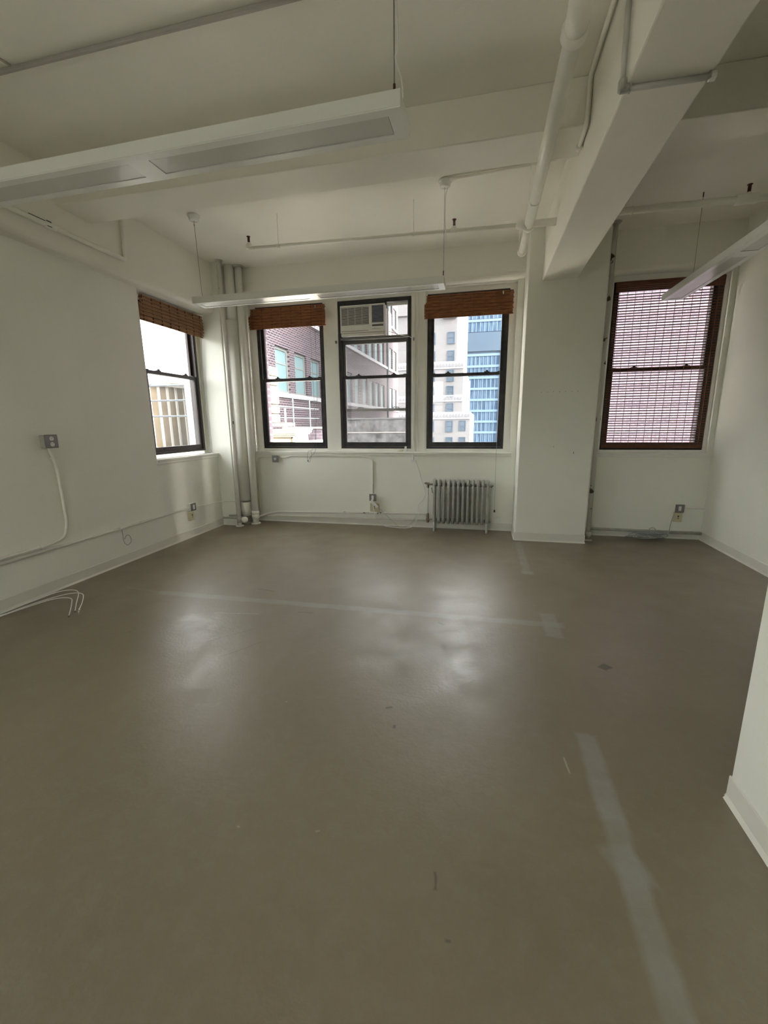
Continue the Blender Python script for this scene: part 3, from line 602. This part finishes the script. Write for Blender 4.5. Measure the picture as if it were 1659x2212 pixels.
def head(t, x, y, z):
    put('head_fitting', MB().lathe((x-.035, y, z), (1, 0, 0), [(0, .016), (.006, .026), (.06, .026), (.07, .016)], 12).lathe((x, y, z+.01), (0, 0, 1), [(0, .020), (.03, .018)], 10), pipe_m, t, smooth=True)
    put('sprinkler_head', MB().lathe((x, y, z+.038), (0, 0, 1), [(0, .010), (.012, .012), (.014, .007), (.05, .007), (.056, .012), (.060, .021), (.063, .021), (.064, .004)], 12).box(x-.013, x-.009, y-.003, y+.003, z+.045, z+.092).box(x+.009, x+.013, y-.003, y+.003, z+.045, z+.092), brass_m, t)
t = thing('sprinkler_branch', (-1.0, 4.63, PZ), 'thin sprinkler branch pipe under the ceiling in front of the back windows', 'pipe')
ya, yb_ = 4.585, 4.73
sy = lambda x: ya+(yb_-ya)*(x+2.52)/(3.1)
put('pipe', MB().tube([(-2.50, sy(-2.50), PZ+.005), (.30, sy(.30), PZ)], .0165, 12), pipe_m, t, smooth=True)
put('end_pipe', MB().tube([(.28, sy(.30), PZ), (.615, sy(.5), PZ)], .032, 14), pipe_m, t, smooth=True)
put('tee', MB().lathe((.25, sy(.27), PZ), (1, 0, 0), [(0, .02), (.01, .034), (.05, .046), (.10, .046)], 14), pipe_m, t, smooth=True)
put('end_elbow', MB().tube(smooth_path([(-2.46, sy(-2.5), PZ+.005), (-2.505, sy(-2.5), PZ+.005), (-2.505, sy(-2.5), PZ+.05)], .03), .022, 12), pipe_m, t, smooth=True)
head(t, -.335, sy(-.335), PZ)
head(t, -2.505, sy(-2.5), PZ+.02)
for x in (-2.17, -.735):
    put('hanger', MB().tube([(x, sy(x), CZ), (x, sy(x), PZ+.02)], .0045, 6).lathe((x-.012, sy(x), PZ), (1, 0, 0), [(0, .021), (.024, .021)], 10), pipe_m, t)
t = thing('sprinkler_branch', (2.0, 4.69, PZ), 'sprinkler branch pipe under the ceiling right of the long beam', 'pipe')
put('pipe', MB().tube([(.985, 4.66, PZ), (2.77, 4.71, PZ)], .030, 14), pipe_m, t, smooth=True)
head(t, 2.155, 4.69, PZ+.01)
put('coupling', MB().lathe((2.06, 4.69, PZ), (1, 0, 0), [(0, .031), (.008, .042), (.16, .042), (.17, .031)], 14), pipe_m, t, smooth=True)
put('beam_collar', MB().lathe((1.24, 4.667, PZ), (1, 0, 0), [(0, .031), (.004, .036), (.01, .036), (.014, .031)], 14), pipe_m, t, smooth=True)

# conduit across the beam
t = thing('beam_conduit', (.60, 2.60, 3.05), 'grey conduit strapped down and under the long ceiling beam', 'conduit')
put('pipe', MB().tube([(.598, 2.62, CZ), (.598, 2.60, 3.07)], .013, 10).tube([(.600, 2.60, 3.056), (.985, 2.61, 3.056)], .013, 10), mat('bare_conduit', (.60, .60, .57), .35, metal=.3), t, smooth=True)
put('corner_fitting', MB().lathe((.600, 2.60, 3.10), (0, 0, -1), [(0, .016), (.01, .021), (.05, .021), (.056, .012)], 10).lathe((.585, 2.60, 3.058), (1, 0, 0), [(0, .012), (.006, .019), (.04, .019), (.05, .014)], 10), pipe_g, t)
put('end_fitting', MB().lathe((.965, 2.61, 3.056), (1, 0, 0), [(0, .014), (.004, .019), (.03, .019), (.035, .008)], 10), pipe_m, t)
put('strap', MB().box(.965, .972, 2.59, 2.63, 3.042, 3.072).box(.63, .637, 2.585, 2.615, 3.042, 3.072), pipe_g, t)
o = put('ceiling_conduit', MB().tube(smooth_path([(.592, 2.0, 3.62), (.592, 2.75, 3.635), (.59, 3.395, 3.64), (.59, 3.40, 3.372), (.59, 3.64, 3.366)], .05), .013, 10).lathe((.59, 3.60, 3.366), (0, 1, 0), [(0, .014), (.004, .02), (.04, .02), (.046, .01)], 10), pipe_m, smooth=True)
tag(o, 'white conduit in the angle of the long beam bending under the cross beam', 'conduit')
o = put('ceiling_conduit', MB().tube(smooth_path([(-.36, 4.36, 3.636), (.0, 4.325, 3.642), (.50, 4.285, 3.640), (.60, 4.20, 3.600), (.604, 3.85, 3.47)], .08), .015, 10), pipe_m, smooth=True)
tag(o, 'white conduit across the ceiling from the pendant canopy to the long beam', 'conduit')
o = put('ceiling_raceway', MB().bar((-3.69, 2.515, 3.645), (.58, 2.50, 3.645), .022, .024), mat('raceway_grey', (.42, .40, .36), .6, var=.1), bevel=.006)
tag(o, 'flat grey raceway crossing the ceiling at the top left', 'conduit')
o = put('ceiling_wire', MB().tube(spline([(-3.05, 1.8, 3.652), (-2.93, 2.2, 3.652), (-2.90, 2.35, 3.652), (-2.875, 2.50, 3.655)], 5), .007, 7), mat('wire_grey', (.45, .42, .37), .6), smooth=True)
tag(o, 'thin bent wire on the ceiling meeting the flat raceway', 'cable')
o = put('wall_pipe', MB().tube(smooth_path([(-3.663, 2.6, 3.185), (-3.663, 4.12, 3.185), (-3.663, 4.125, CZ)], .05), .021, 12).lathe((-3.663, 3.26, 3.185), (0, 1, 0), [(0, .022), (.006, .028), (.1, .028), (.106, .022)], 12), pipe_m, smooth=True)
tag(o, 'white pipe along the left wall beam turning up to the ceiling', 'pipe')
ORI[o.name] = Vector(o.location)
put('pipe_clamp', MB().bar((-3.645, 3.12, 3.20), (-3.645, 3.26, 3.20), .005, .005).bar((-3.645, 3.27, 3.188), (-3.645, 3.31, 3.188), .012, .045), dark_c, o)

# ------------------------------------------------------------------ electrical boxes
def duplex_left():
    t = thing('wall_outlet', (-3.80, 3.09, 1.315), 'grey steel duplex outlet box halfway up the left wall', 'outlet')
    put('box', MB().box(XL, -3.775, 3.035, 3.15, 1.318, 1.43), mat('painted_box', (.42, .42, .38), .5), t, bevel=.006)
    put('cover_plate', MB().box(-3.776, -3.762, 3.032, 3.152, 1.315, 1.433), steel_m, t, bevel=.010, seg=3)
    for z in (1.348, 1.398):
        r = put('receptacle', MB().lathe((-3.765, 3.092, z), (1, 0, 0), [(0, .019), (.006, .019), (.007, .017)], 16), white_p, t)
        put('slots', MB().box(-3.7585, -3.757, 3.083, 3.086, z+.001, z+.011).box(-3.7585, -3.757, 3.097, 3.100, z+.001, z+.011).box(-3.7585, -3.757, 3.089, 3.094, z-.012, z-.008), black_p, r)
duplex_left()
o = put('wall_conduit', MB().tube(smooth_path([(-3.812, 3.09, 1.32), (-3.812, 3.115, 1.24), (-3.812, 3.14, 1.10), (-3.812, 3.145, .60), (-3.812, 3.10, .475), (-3.812, 2.95, .448), (-3.812, 1.0, .44)], .09, 8), .013, 10)
        .box(XL, -3.80, 3.10, 3.15, 1.215, 1.225).box(XL, -3.797, 3.13, 3.16, 1.05, 1.058).lathe((-3.812, 2.86, .447), (0, 1, 0), [(0, .013), (.005, .02), (.012, .02), (.016, .013)], 10), pipe_m, smooth=True)
tag(o, 'white conduit dropping from the left wall outlet and turning towards the camera', 'conduit')
o = put('wall_conduit', MB().tube(smooth_path([(-3.810, 1.0, .41), (-3.810, 3.05, .405), (-3.815, 3.10, .403), (-3.815, 4.86, .412)], .05), .0125, 10).tube([(-3.811, 1.0, .409), (-3.811, 3.05, .405)], .0155, 10).lathe((-3.812, 3.72, .406), (0, 1, 0), [(0, .013), (.004, .018), (.03, .018), (.034, .013)], 10), pipe_m, smooth=True)
tag(o, 'long low white conduit running along the left wall to the corner switch box', 'conduit')
o = put('wall_conduit', MB().tube(smooth_path([(-3.80, 4.98, .415), (-3.815, 5.25, .378), (-3.815, 5.45, .372), (-3.79, 5.615, .375), (-3.62, 5.62, .372), (-3.58, 5.66, .37)], .05), .008, 8), pipe_m, smooth=True)
tag(o, 'thin white cable from the corner switch box across the corner column', 'cable')
def switch_box(T, label, jack=True, toggle='rocker', sz=.104):
    """u across, v into the room, z up; origin at lower left of grey box"""
    t = thing('switch_box', T((sz/2, .02, 0)), label, 'switch box')
    put('box', MB(T).box(.004, sz-.004, -.002, .044, .004, sz-.004), pipe_m, t, bevel=.004)
    cp = put('cover_plate', MB(T).box(0, sz, .044, .054, 0, sz), steel_m, t, bevel=.007, seg=3)
    if toggle == 'rocker': put('rocker', MB(T).box(sz/2-.016, sz/2+.016, .053, .059, .022, sz-.022), white_p, cp, bevel=.002)
    else: put('round_jack', MB(T).lathe((sz/2, .053, sz/2), (0, 1, 0), [(0, .020), (.006, .019), (.008, .006)], 14), white_p, cp)
    return t
def jack_box(T, label, w=.095, h=.118):
    t = thing('phone_jack', T((w/2, .015, 0)), label, 'phone jack')
    put('box', MB(T).box(0, w, -.002, .036, 0, h), beige_p, t, bevel=.005)
    put('jack_hole', MB(T).box(w/2-.009, w/2+.009, .0355, .0375, h*.55, h*.70).box(w/2-.006, w/2+.006, .0355, .0375, h*.36, h*.45), black_p, t)
    return t
TLw = lambda y0, z0: (lambda p: (XL+p[1], y0+p[0], z0+p[2]))
TBw = lambda x0, z0, y=YB: (lambda p: (x0+p[0], y-p[1], z0+p[2]))
switch_box(TLw(4.865, .366), 'grey steel switch box on the left wall near the corner')
jack_box(TLw(4.85, .236), 'beige phone jack box below the switch box near the left corner')
switch_box(TBw(-3.12, .935), 'small grey box with round white jack under the back window sill', toggle='round')
switch_box(TBw(-1.59, .378), 'grey steel outlet box with a white plug on the back wall')
t = jack_box(TBw(-1.585, .215), 'beige jack box under the plugged in outlet on the back wall', w=.14, h=.125)
o = put('plug_adapter', MB().box(-1.555, -1.515, 5.915, 5.966, .355, .405).bar((-1.53, 5.93, .37), (-1.455, 5.925, .29), .03, .035), white_p, bevel=.006)
tag(o, 'white plug and adapter hanging from the back wall outlet', 'plug')
switch_box(TBw(2.43, .352, 6.0), 'grey steel switch box on the wall under the blind covered window')
jack_box(TBw(2.435, .226, 6.0), 'beige phone jack under the switch box below the blind covered window')
o = put('wall_conduit', MB().tube([(2.53, 5.985, .410), (2.768, 5.985, .407)], .012, 10), pipe_m, smooth=True)
tag(o, 'short white conduit from the right switch box to the right wall', 'conduit')
o = put('wall_conduit', MB().tube(smooth_path([(-3.40, 6.008, .13), (-3.40, 6.008, .55), (-3.405, 6.008, .92), (-3.37, 6.008, 1.005), (-3.28, 6.008, 1.008), (-3.11, 6.008, 1.008)], .06, 6), .010, 8), pipe_m, smooth=True)
tag(o, 'white conduit rising in the corner to the small grey box under the sill', 'conduit')
o = put('wall_conduit', MB().tube(smooth_path([(-3.02, 6.008, 1.008), (-2.90, 6.008, 1.005), (-2.82, 6.006, 1.033), (-1.66, 6.006, 1.033), (-1.54, 6.008, .99), (-1.54, 6.008, .48)], .09, 8), .010, 8).lathe((-1.54, 6.008, .60), (0, 0, 1), [(0, .011), (.004, .015), (.02, .015), (.024, .011)], 8), pipe_m, smooth=True)
tag(o, 'white conduit running under the sill and down to the back wall outlet', 'conduit')

# loose cables
cable_ends = [((-3.9, 1.9, .01), (-3.74, 2.42, .012), (-3.66, 2.66, .03), (-3.52, 2.80, .055), (-3.36, 2.80, .07), (-3.25, 2.70, .05), (-3.205, 2.62, .014)),
              ((-3.9, 1.85, .01), (-3.76, 2.38, .02), (-3.68, 2.63, .05), (-3.55, 2.77, .09), (-3.38, 2.78, .10), (-3.27, 2.66, .045), (-3.22, 2.60, .014)),
              ((-3.9, 1.8, .01), (-3.74, 2.35, .01), (-3.68, 2.55, .02), (-3.56, 2.70, .045), (-3.40, 2.72, .06), (-3.27, 2.62, .06), (-3.185, 2.515, .014))]
gl = ['white coax cable on the floor at left, its tip uppermost of the three', 'white coax cable on the floor at left, arched highest of the three', 'white coax cable on the floor at left, its tip nearest the camera']
for i, p in enumerate(cable_ends):
    p = [(max(q[0], -3.80), q[1], q[2]) for q in p]
    t = thing('coax_cable', (p[-1][0], p[-1][1], 0), gl[i], 'cable', 'coax cables on the floor by the left wall')
    put('cable', MB().tube(spline(p), .004, 7), white_p, t, smooth=True)
    a, b = Vector(p[-2]), Vector(p[-1]); d = (b-a); d.z = 0; d.normalize(); e = b-d*.006; e.z = .009
    put('connector', MB().cyl(tuple(e-d*.012), tuple(e), .0062, 8).cyl(tuple(e), tuple(e+d*.015), .0085, 6), conn_m, t)
o = put('wire_loop', MB().tube(spline([(-3.812, 3.75, .40), (-3.808, 3.748, .33), (-3.80, 3.74, .28), (-3.80, 3.755, .235), (-3.80, 3.79, .205), (-3.795, 3.835, .235), (-3.80, 3.83, .30), (-3.80, 3.79, .315), (-3.80, 3.755, .28)]), .0035, 6), grey_c, smooth=True)
tag(o, 'small grey wire loop hanging from the left wall conduit', 'cable')
t = thing('cable_coil', (2.1, 5.86, 0), 'tangled grey cable bundle on the floor under the blind covered window', 'cable')
pts = []
for i in range(90):
    a = i*.62; rr = 1+.35*math.sin(i*.37)
    pts.append((2.10+.17*rr*math.cos(a)+.04*math.sin(i*.9), 5.85+.045*rr*math.sin(a), .022+.085*abs(math.sin(i*.23))))
put('cable', MB().tube(spline(pts, 3), .004, 6), grey_c, t, smooth=True)
put('loose_end', MB().tube(spline([(2.22, 5.87, .05), (2.30, 5.87, .03), (2.36, 5.89, .06), (2.40, 5.95, .18), (2.425, 5.975, .28), (2.44, 5.978, .315)]), .0045, 6), grey_c, t, smooth=True)
put('raised_loop', MB().tube(spline([(2.15, 5.87, .08), (2.14, 5.88, .14), (2.19, 5.885, .155), (2.235, 5.88, .10), (2.27, 5.88, .05)]), .0045, 6), grey_c, t, smooth=True)
put('wall_wart', MB().box(2.235, 2.31, 5.85, 5.89, .008, .045), steel_m, t, bevel=.006)
# things on the sill
o = put('sill_adapter', MB().box(-1.078, -1.038, 6.03, 6.065, 1.10, 1.125).box(-1.072, -1.044, 6.035, 6.06, 1.125, 1.175), white_p, bevel=.005)
tag(o, 'upright white plastic adapter standing on the back window sill', 'adapter')
o = put('sill_bracket', MB().prism([(-1.19, 1.10), (-1.10, 1.10), (-1.10, 1.128), (-1.13, 1.126)], 6.02, 6.06, 'y'), beige_p, bevel=.002)
tag(o, 'flat pale wedge lying on the sill left of the upright adapter', 'bracket')

# ------------------------------------------------------------------ radiator
rx0, ry, nsec, pit = -.612, 5.885, 12, .0655
t = thing('radiator', (-.25, ry, 0), 'silver painted cast iron column radiator under the back windows', 'radiator')
def section(x, foot):
    mb = MB()
    for dy, rr in ((-.062, .0195), (0, .012), (.062, .013)):
        mb.tube([(x, ry+dy, .125), (x, ry+dy, .16), (x, ry+dy, .62), (x, ry+dy, .67)], [.016, rr, rr, .018], 10)
    # arched top and bottom hubs
    arch = [(x, ry-.062, .66), (x, ry-.060, .685), (x, ry-.04, .705), (x, ry, .712), (x, ry+.04, .705), (x, ry+.060, .685), (x, ry+.062, .66)]
    mb.tube(spline(arch, 4), .0215, 10)
    mb.tube(spline([(x, ry-.062, .15), (x, ry-.055, .128), (x, ry, .118), (x, ry+.055, .128), (x, ry+.062, .15)], 4), .0175, 10)
    mb.lathe((x-pit/2, ry, .655), (1, 0, 0), [(0, .022), (.02, .026), (pit/2, .03), (pit-.02, .026), (pit, .022)], 12)
    mb.lathe((x-pit/2, ry, .155), (1, 0, 0), [(0, .020), (.02, .024), (pit/2, .028), (pit-.02, .024), (pit, .020)], 12)
    if foot:
        for dy in (-.068, .068): mb.tube([(x, ry+dy*.9, .15), (x, ry+dy, .06), (x, ry+dy*1.05, .02), (x, ry+dy*1.08, 0)], [.0175, .0165, .018, .024], 10)
    return mb
s_mid = None
for i in range(nsec):
    x = rx0+i*pit
    if i in (0, nsec-1): put('section', section(x, True), rad_m, t, smooth=True)
    elif s_mid is None: s_mid = put('section', section(x, False), rad_m, t, smooth=True); xm = x
    else: copy_part(s_mid, t, (x-xm, 0, 0))
xe = rx0+(nsec-1)*pit
put('end_plug', MB().lathe((xe+pit/2, ry, .655), (1, 0, 0), [(0, .024), (.012, .024), (.014, .012), (.026, .012)], 8).lathe((xe+pit/2, ry, .155), (1, 0, 0), [(0, .022), (.012, .022), (.014, .01), (.022, .01)], 8), rad_m, t)
put('air_vent', MB().cyl((xe+.045, ry-.02, .63), (xe+.06, ry-.02, .66), .006, 8).cyl((xe+.056, ry-.02, .655), (xe+.074, ry-.02, .655), .004, 8), rust_m, t)
v = put('supply_pipe', MB().tube([(-.718, 5.945, .215), (-.716, 5.925, .60), (-.716, 5.92, .655)], .010, 10), pipe_m, t, smooth=True)
v = put('valve', MB().lathe((-.716, ry+.035, .60), (0, 0, 1), [(0, .012), (.012, .018), (.05, .018), (.06, .010), (.075, .008)], 12).tube([(-.716, ry+.03, .655), (rx0-.01, ry, .655)], .012, 10), rust_m, t)
put('valve_handle', MB().lathe((-.755, ry+.03, .665), (1, 0, 0), [(0, .008), (.004, .016), (.018, .016), (.022, .006), (.04, .006)], 10).bar((-.77, ry+.03, .665), (-.69, ry+.03, .668), .010, .010), rust_m, v)
put('lower_valve', MB().lathe((-.718, 5.945, .09), (0, 0, 1), [(0, .012), (.015, .022), (.05, .026), (.075, .018), (.09, .022), (.13, .02), (.14, .011)], 12), rust_m, t, smooth=True)
put('lower_connector', MB().tube([(-.718, 5.945, .125), (-.67, 5.91, .15), (rx0-.02, ry, .155)], .009, 8), rust_m, t)
put('tag', MB().bar((-.668, 5.97, .60), (-.655, 5.97, .52), .012, .003), steel_m, t)

# ------------------------------------------------------------------ outside
def strx(name, mb, m_, **k): return struct(name, mb, m_, **k)
# brick building along the left of the court
bb = thing('brick_building', (-11, 28, -30), 'long brick building with bands of pale blue windows across the court', 'building')
wall = MB(); ys = [17.1+1.93*i for i in range(11)]+[40.0, 41.9]
floors = [(-4.9, -3.0), (-1.0, .87), (2.87, 4.75), (6.45, 8.3), (10.3, 12.1)]
XB = -8.5
zz = [-30]+[z for f in floors for z in f]+[15]
for i in range(0, len(zz), 2): wall.box(XB-.3, XB, 14.2, 44.2, zz[i], zz[i+1])
for a, b in floors:
    e = 14.2
    for y in ys: wall.box(XB-.3, XB, e, y, a, b); e = y+1.36
    wall.box(XB-.3, XB, e, 44.2, a, b)
wall.box(-10.2, XB-.3, 14.2, 44.2, 14.6, 15)
wall.box(-10.2, XB-.3, 14.2, 14.5, -30, 15).box(-10.2, XB-.3, 43.9, 44.2, -30, 15).box(-10.2, -9.9, 14.5, 43.9, -30, 15)
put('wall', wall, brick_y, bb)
put('floor_core', MB().box(-9.8, XB-1.0, 14.6, 43.8, -30, 14.5), tar_m, bb)
for a, b in floors:
    put('sill_band', MB().box(XB, XB+.10, 16.7, 44.2, a-.22, a-.02), stoneb_m, bb)
    for y in ys:
        f = MB().box(XB-.20, XB-.10, y, y+.09, a, b).box(XB-.20, XB-.10, y+1.27, y+1.36, a, b).box(XB-.20, XB-.10, y+.09, y+1.27, b-.12, b).box(XB-.20, XB-.10, y+.09, y+1.27, a, a+.09).box(XB-.18, XB-.12, y+.09, y+1.27, (a+b)/2+.25, (a+b)/2+.31)
        w_ = put('window', f, wfr_m, bb)
        put('pane', MB().box(XB-.16, XB-.14, y+.09, y+1.27, a+.09, b-.12), cyan_m, w_)
put('downpipe', MB().cyl((XB+.09, 38.9, -30), (XB+.09, 38.9, 15), .09, 10), railg_m, bb)
# stone tower with set-backs
YT = 90
st = thing('stone_tower', (-18, 105, -40), 'pale limestone tower with carved bands seen through the back windows', 'building')
put('wall', MB().box(-40, -5.4, YT, YT+55, 13.4, 42).box(-40, -4.0, YT-.3, YT+48, 3.6, 13.4).box(-40, -2.4, YT-.6, YT+40, -40, 3.6), stone_m, st)
put('upper_wall', MB().box(-40, -8.6, YT-.5, YT, 22.5, 42).box(-8.2, -5.6, YT-.6, YT+.2, 21.6, 26), stone_m, st)
for z0, z1, xr, yy in ((12.1, 13.5, -3.85, YT-.45), (5.7, 7.0, -3.95, YT-.45), (2.2, 3.65, -2.3, YT-.75)):
    b = put('carved_band', MB().box(-40, xr, yy, yy+.4, z0, z1), stoneb_m, st)
    rel = MB()
    for i in range(40):
        x = xr-.5-i*.62
        rel.prism([(x, z0+.35), (x+.38, z0+.45), (x+.30, z1-.35), (x+.08, z1-.40)], yy-.12, yy, 'y')
    put('relief', rel, reliefs_m, b)
for cx in (-6.55, -10.4, -14.3, -18.2):
    for z1 in (19.1, 15.6, 11.9, 8.8, 5.4, 1.9, -1.4, -4.8):
        yy = YT if z1 > 13 else YT-.3 if z1 > 3.6 else YT-.6
        f = MB().box(cx-.72, cx-.60, yy-.12, yy+.02, z1-2.1, z1).box(cx+.60, cx+.72, yy-.12, yy+.02, z1-2.1, z1).box(cx-.6, cx+.6, yy-.12, yy+.02, z1-.12, z1).box(cx-.6, cx+.6, yy-.12, yy+.02, z1-1.12, z1-1.02).box(cx-.75, cx+.75, yy-.2, yy+.02, z1-2.22, z1-2.1)
        w_ = put('window', f, soffit_m, st)
        put('pane', MB().box(cx-.6, cx+.6, yy-.06, yy-.03, z1-2.1, z1-.12), gd_m, w_)
for z1 in (1.9, -1.4, -4.8):
    cx = -3.9-.0; yy = YT-.6
    w_ = put('window', MB().box(cx-.66, cx-.56, yy-.12, yy+.02, z1-2.1, z1).box(cx+.56, cx+.66, yy-.12, yy+.02, z1-2.1, z1).box(cx-.6, cx+.6, yy-.12, yy+.02, z1-.12, z1).box(cx-.6, cx+.6, yy-.12, yy+.02, z1-1.12, z1-1.02), soffit_m, st)
    put('pane', MB().box(cx-.56, cx+.56, yy-.06, yy-.03, z1-2.1, z1-.12), gd_m, w_)
# blue glass tower
YG = 170
gt = thing('glass_tower', (15, YG+15, -40), 'tall blue glass office tower behind the stone tower', 'building')
put('core', MB().box(-30, 60, YG+.5, YG+30, -40, 80), soffit_m, gt)
rows = [(-14+4.05*i, -14+4.05*i+3.2) for i in range(10)]+[(34.2, 37.6), (38.6, 42.5), (43.4, 47.5)]
for a, b in rows:
    put('glass_band', MB().box(-30, 60, YG+.2, YG+.45, a, b), curt_m, gt)
    put('spandrel', MB().box(-30, 60, YG-.1, YG+.5, b, b+.85), bluebar_m, gt)
    mm = MB()
    for i in range(60):
        x = -20+i*1.5
        if x < 40: mm.box(x, x+.26, YG+.05, YG+.2, a, b)
    put('mullion_row', mm, bluebar_m, gt)
put('soffit', MB().box(-30, 60, YG, YG+.6, 27.4, 34.0), soffit_m, gt)
for x in (5.7, 21.0): put('column', MB().box(x, x+1.6, YG-.5, YG+.3, -40, 27.4), bluebar_m, gt)
# right hand brick building that faces the blinds and shades the court
rb = thing('brick_block', (14, 30, -30), 'tall pinkish brick building behind the blind covered window', 'building')
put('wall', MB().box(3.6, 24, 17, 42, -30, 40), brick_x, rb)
for i in range(5):
    for z in (-4, -.5, 6.5, 10):
        w_ = put('window', MB().box(9.2+i*2.6, 10.4+i*2.6, 16.88, 17.0, z, z+.1).box(9.2+i*2.6, 10.4+i*2.6, 16.88, 17.0, z+1.7, z+1.8), wfr_m, rb)
        put('pane', MB().box(9.2+i*2.6, 10.4+i*2.6, 16.94, 16.99, z+.1, z+1.7), gd_m, w_)
# weathered low building ahead
lb = thing('cement_building', (-6.0, 27, -30), 'weathered grey cement wall low outside the middle window', 'building')
put('wall', MB().box(-8.0, -4.0, 25, 30, -30, 1.75), cement_m, lb)
put('parapet_cap', MB().box(-8.05, -3.95, 24.9, 25.2, 1.75, 1.83), stone_m, lb)
put('string_course', MB().box(-8.05, -3.95, 24.93, 25.0, .95, 1.0), whitep_m, lb)
for i in range(5): put('pilaster', MB().box(-6.6+i*.5, -6.4+i*.5, 24.9, 25.0, -3, -.1), stone_m, lb)
# terrace left of the building
tr = thing('roof_terrace', (-9.5, 10.5, -30), 'sunlit white roof terrace with parapets outside the left window', 'terrace')
put('terrace_floor', MB().box(-16, -4.6, 7.2, 14.2, -30, .55), whitep_m, tr)
put('parapet', MB().box(-5.05, -4.75, 8.5, 13.0, .55, 1.02).box(-16, -5.05, 8.2, 8.5, .55, .95), whitep_m, tr)
put('brick_parapet', MB().box(-6.0, -4.3, 13.0, 13.3, -30, 1.36), brick_x, tr)
put('coping', MB().box(-6.1, -4.25, 12.93, 13.36, 1.36, 1.41), whitep_m, tr)
bk = thing('bulkhead', (-5.65, 12.0, .55), 'white roof bulkhead with moulded top edge outside the leftmost back window', 'roof structure')
put('wall', MB().box(-6.2, -5.30, 11.6, 12.6, .55, 1.25), whitep_m, bk)
put('cornice', MB().box(-6.3, -5.22, 11.5, 12.7, 1.25, 1.30).box(-6.25, -5.26, 11.55, 12.65, 1.20, 1.25).box(-6.33, -5.19, 11.47, 12.73, 1.33, 1.36).box(-6.3, -5.22, 11.5, 12.7, 1.30, 1.33), whitep_m, bk)
put('panel_moulding', MB().box(-6.2, -5.36, 11.57, 11.6, 1.10, 1.14).box(-5.40, -5.36, 11.57, 11.6, .55, 1.14), tan_m, bk)
# stack of condenser units
cond_m = mat('condenser_casing', (0.20, 0.19, 0.16), 0.8, spec=0.1)
slot_m = mat('condenser_slot', (0.05, 0.042, 0.03), 0.8, spec=0.1)
cu = thing('condenser_bank', (-7.55, 14.0, 1.3), 'stack of white and tan condenser units on the terrace by the brick wall', 'condenser units')
put('stand', MB().box(-8.3, -6.5, 13.6, 14.3, 1.45, 1.55).box(-8.2, -8.1, 13.7, 13.8, .55, 1.45).box(-6.7, -6.6, 13.7, 13.8, .55, 1.45), whitep_m, cu)
for k in range(6):
    z = 1.56+k*.315
    u_ = put('unit', MB().box(-7.85, -6.98, 13.7, 14.2, z, z+.30), cond_m, cu, bevel=.06, seg=3)
    lm = MB()
    for i in range(9): lm.box(-7.78+i*.07, -7.75+i*.07, 13.66, 13.70, z+.04, z+.26)
    put('louvres', lm, slot_m, u_)
# pipe railing
rl = thing('terrace_railing', (-6.2, 12.5, .55), 'grey pipe railing running away along the terrace, seen through the leftmost back window', 'railing')
for z in (2.42, 2.08, 1.72): put('rail', MB().cyl((-6.45, 9.0, z), (-6.45, 16.5, z), .022, 8), railg_m, rl)
for y in (9.0, 10.6, 12.4, 14.1, 15.6): put('post', MB().cyl((-6.45, y, .55), (-6.45, y, 2.42), .028, 8), railg_m, rl)
put('vent_pipe', MB().lathe((-5.75, 12.0, 1.36), (0, 0, 1), [(0, .07), (.08, .06), (.12, .03), (.62, .025)], 10), whitep_m, bk)
rl = thing('terrace_railing', (-9.5, 8.9, .55), 'pipe railing crossing the view through the left wall window', 'railing')
for z in (2.42, 2.08, 1.72): put('rail', MB().cyl((-6.6, 8.9, z), (-14.0, 8.9, z), .022, 8), railg_m, rl)
for k in range(6): put('post', MB().cyl((-6.6-1.4*k, 8.9, .55), (-6.6-1.4*k, 8.9, 2.42), .028, 8), railg_m, rl)
# penthouse structures far left
ph = thing('penthouse', (-14, 14.5, .55), 'sunlit tan panelled penthouse beyond the railing outside the left window', 'roof structure')
put('wall', MB().box(-22, -12.6, 12.9, 18, .55, 3.1), tan_m, ph)
for i in range(10): put('panel_rib', MB().box(-12.62, -12.55, 12.95+i*.5, 13.05+i*.5, .55, 3.05).box(-22+i*.95, -21.9+i*.95, 12.85, 12.9, .55, 3.05), whitep_m, ph)
put('roof_edge', MB().box(-22.2, -12.4, 12.7, 18.2, 3.05, 3.22), whitep_m, ph)
put('water_tank', MB().lathe((-16.5, 16, 3.2), (0, 0, 1), [(0, .9), (1.0, .9), (1.5, .1)], 16), tan_m, ph)
pb = thing('low_block', (-12.0, 10.6, .55), 'low white blocks on the sunlit terrace outside the left window', 'roof structure')
put('block', MB().box(-13.0, -10.8, 10.4, 11.2, .55, 1.35).box(-10.6, -9.4, 10.0, 10.6, .55, .95), whitep_m, pb, bevel=.02)
put('duct', MB().tube(smooth_path([(-11.5, 10.8, 1.35), (-11.5, 10.8, 1.75), (-11.0, 10.8, 1.75)], .15), .10, 10), whitep_m, pb)
ep = MB()
for a, b in ((-3.415, -3.30), (-2.255, -2.035), (-.985, -.765), (.292, .392)): ep.box(a, b, 6.226, 6.40, 1.055, 3.25)
ep.box(1.46, 1.50, 6.191, 6.40, 1.045, 3.2).box(2.675, 2.715, 6.191, 6.40, 1.045, 3.2)
struct('wall_piers', ep, brick_x)
# street level far below
struct('ground', MB().box(-300, 300, -150, 500, -40.5, -40), tar_m)
# facade outside our own wall (below and above the room)
struct('wall_facade', MB().box(LX, XR+.25, 6.40, 6.55, -30, .95).box(LX, XR+.25, 6.40, 6.55, 3.3, 5.0).box(LX, XR+.25, YN-.25, 6.40, -30, -.25), brick_x)
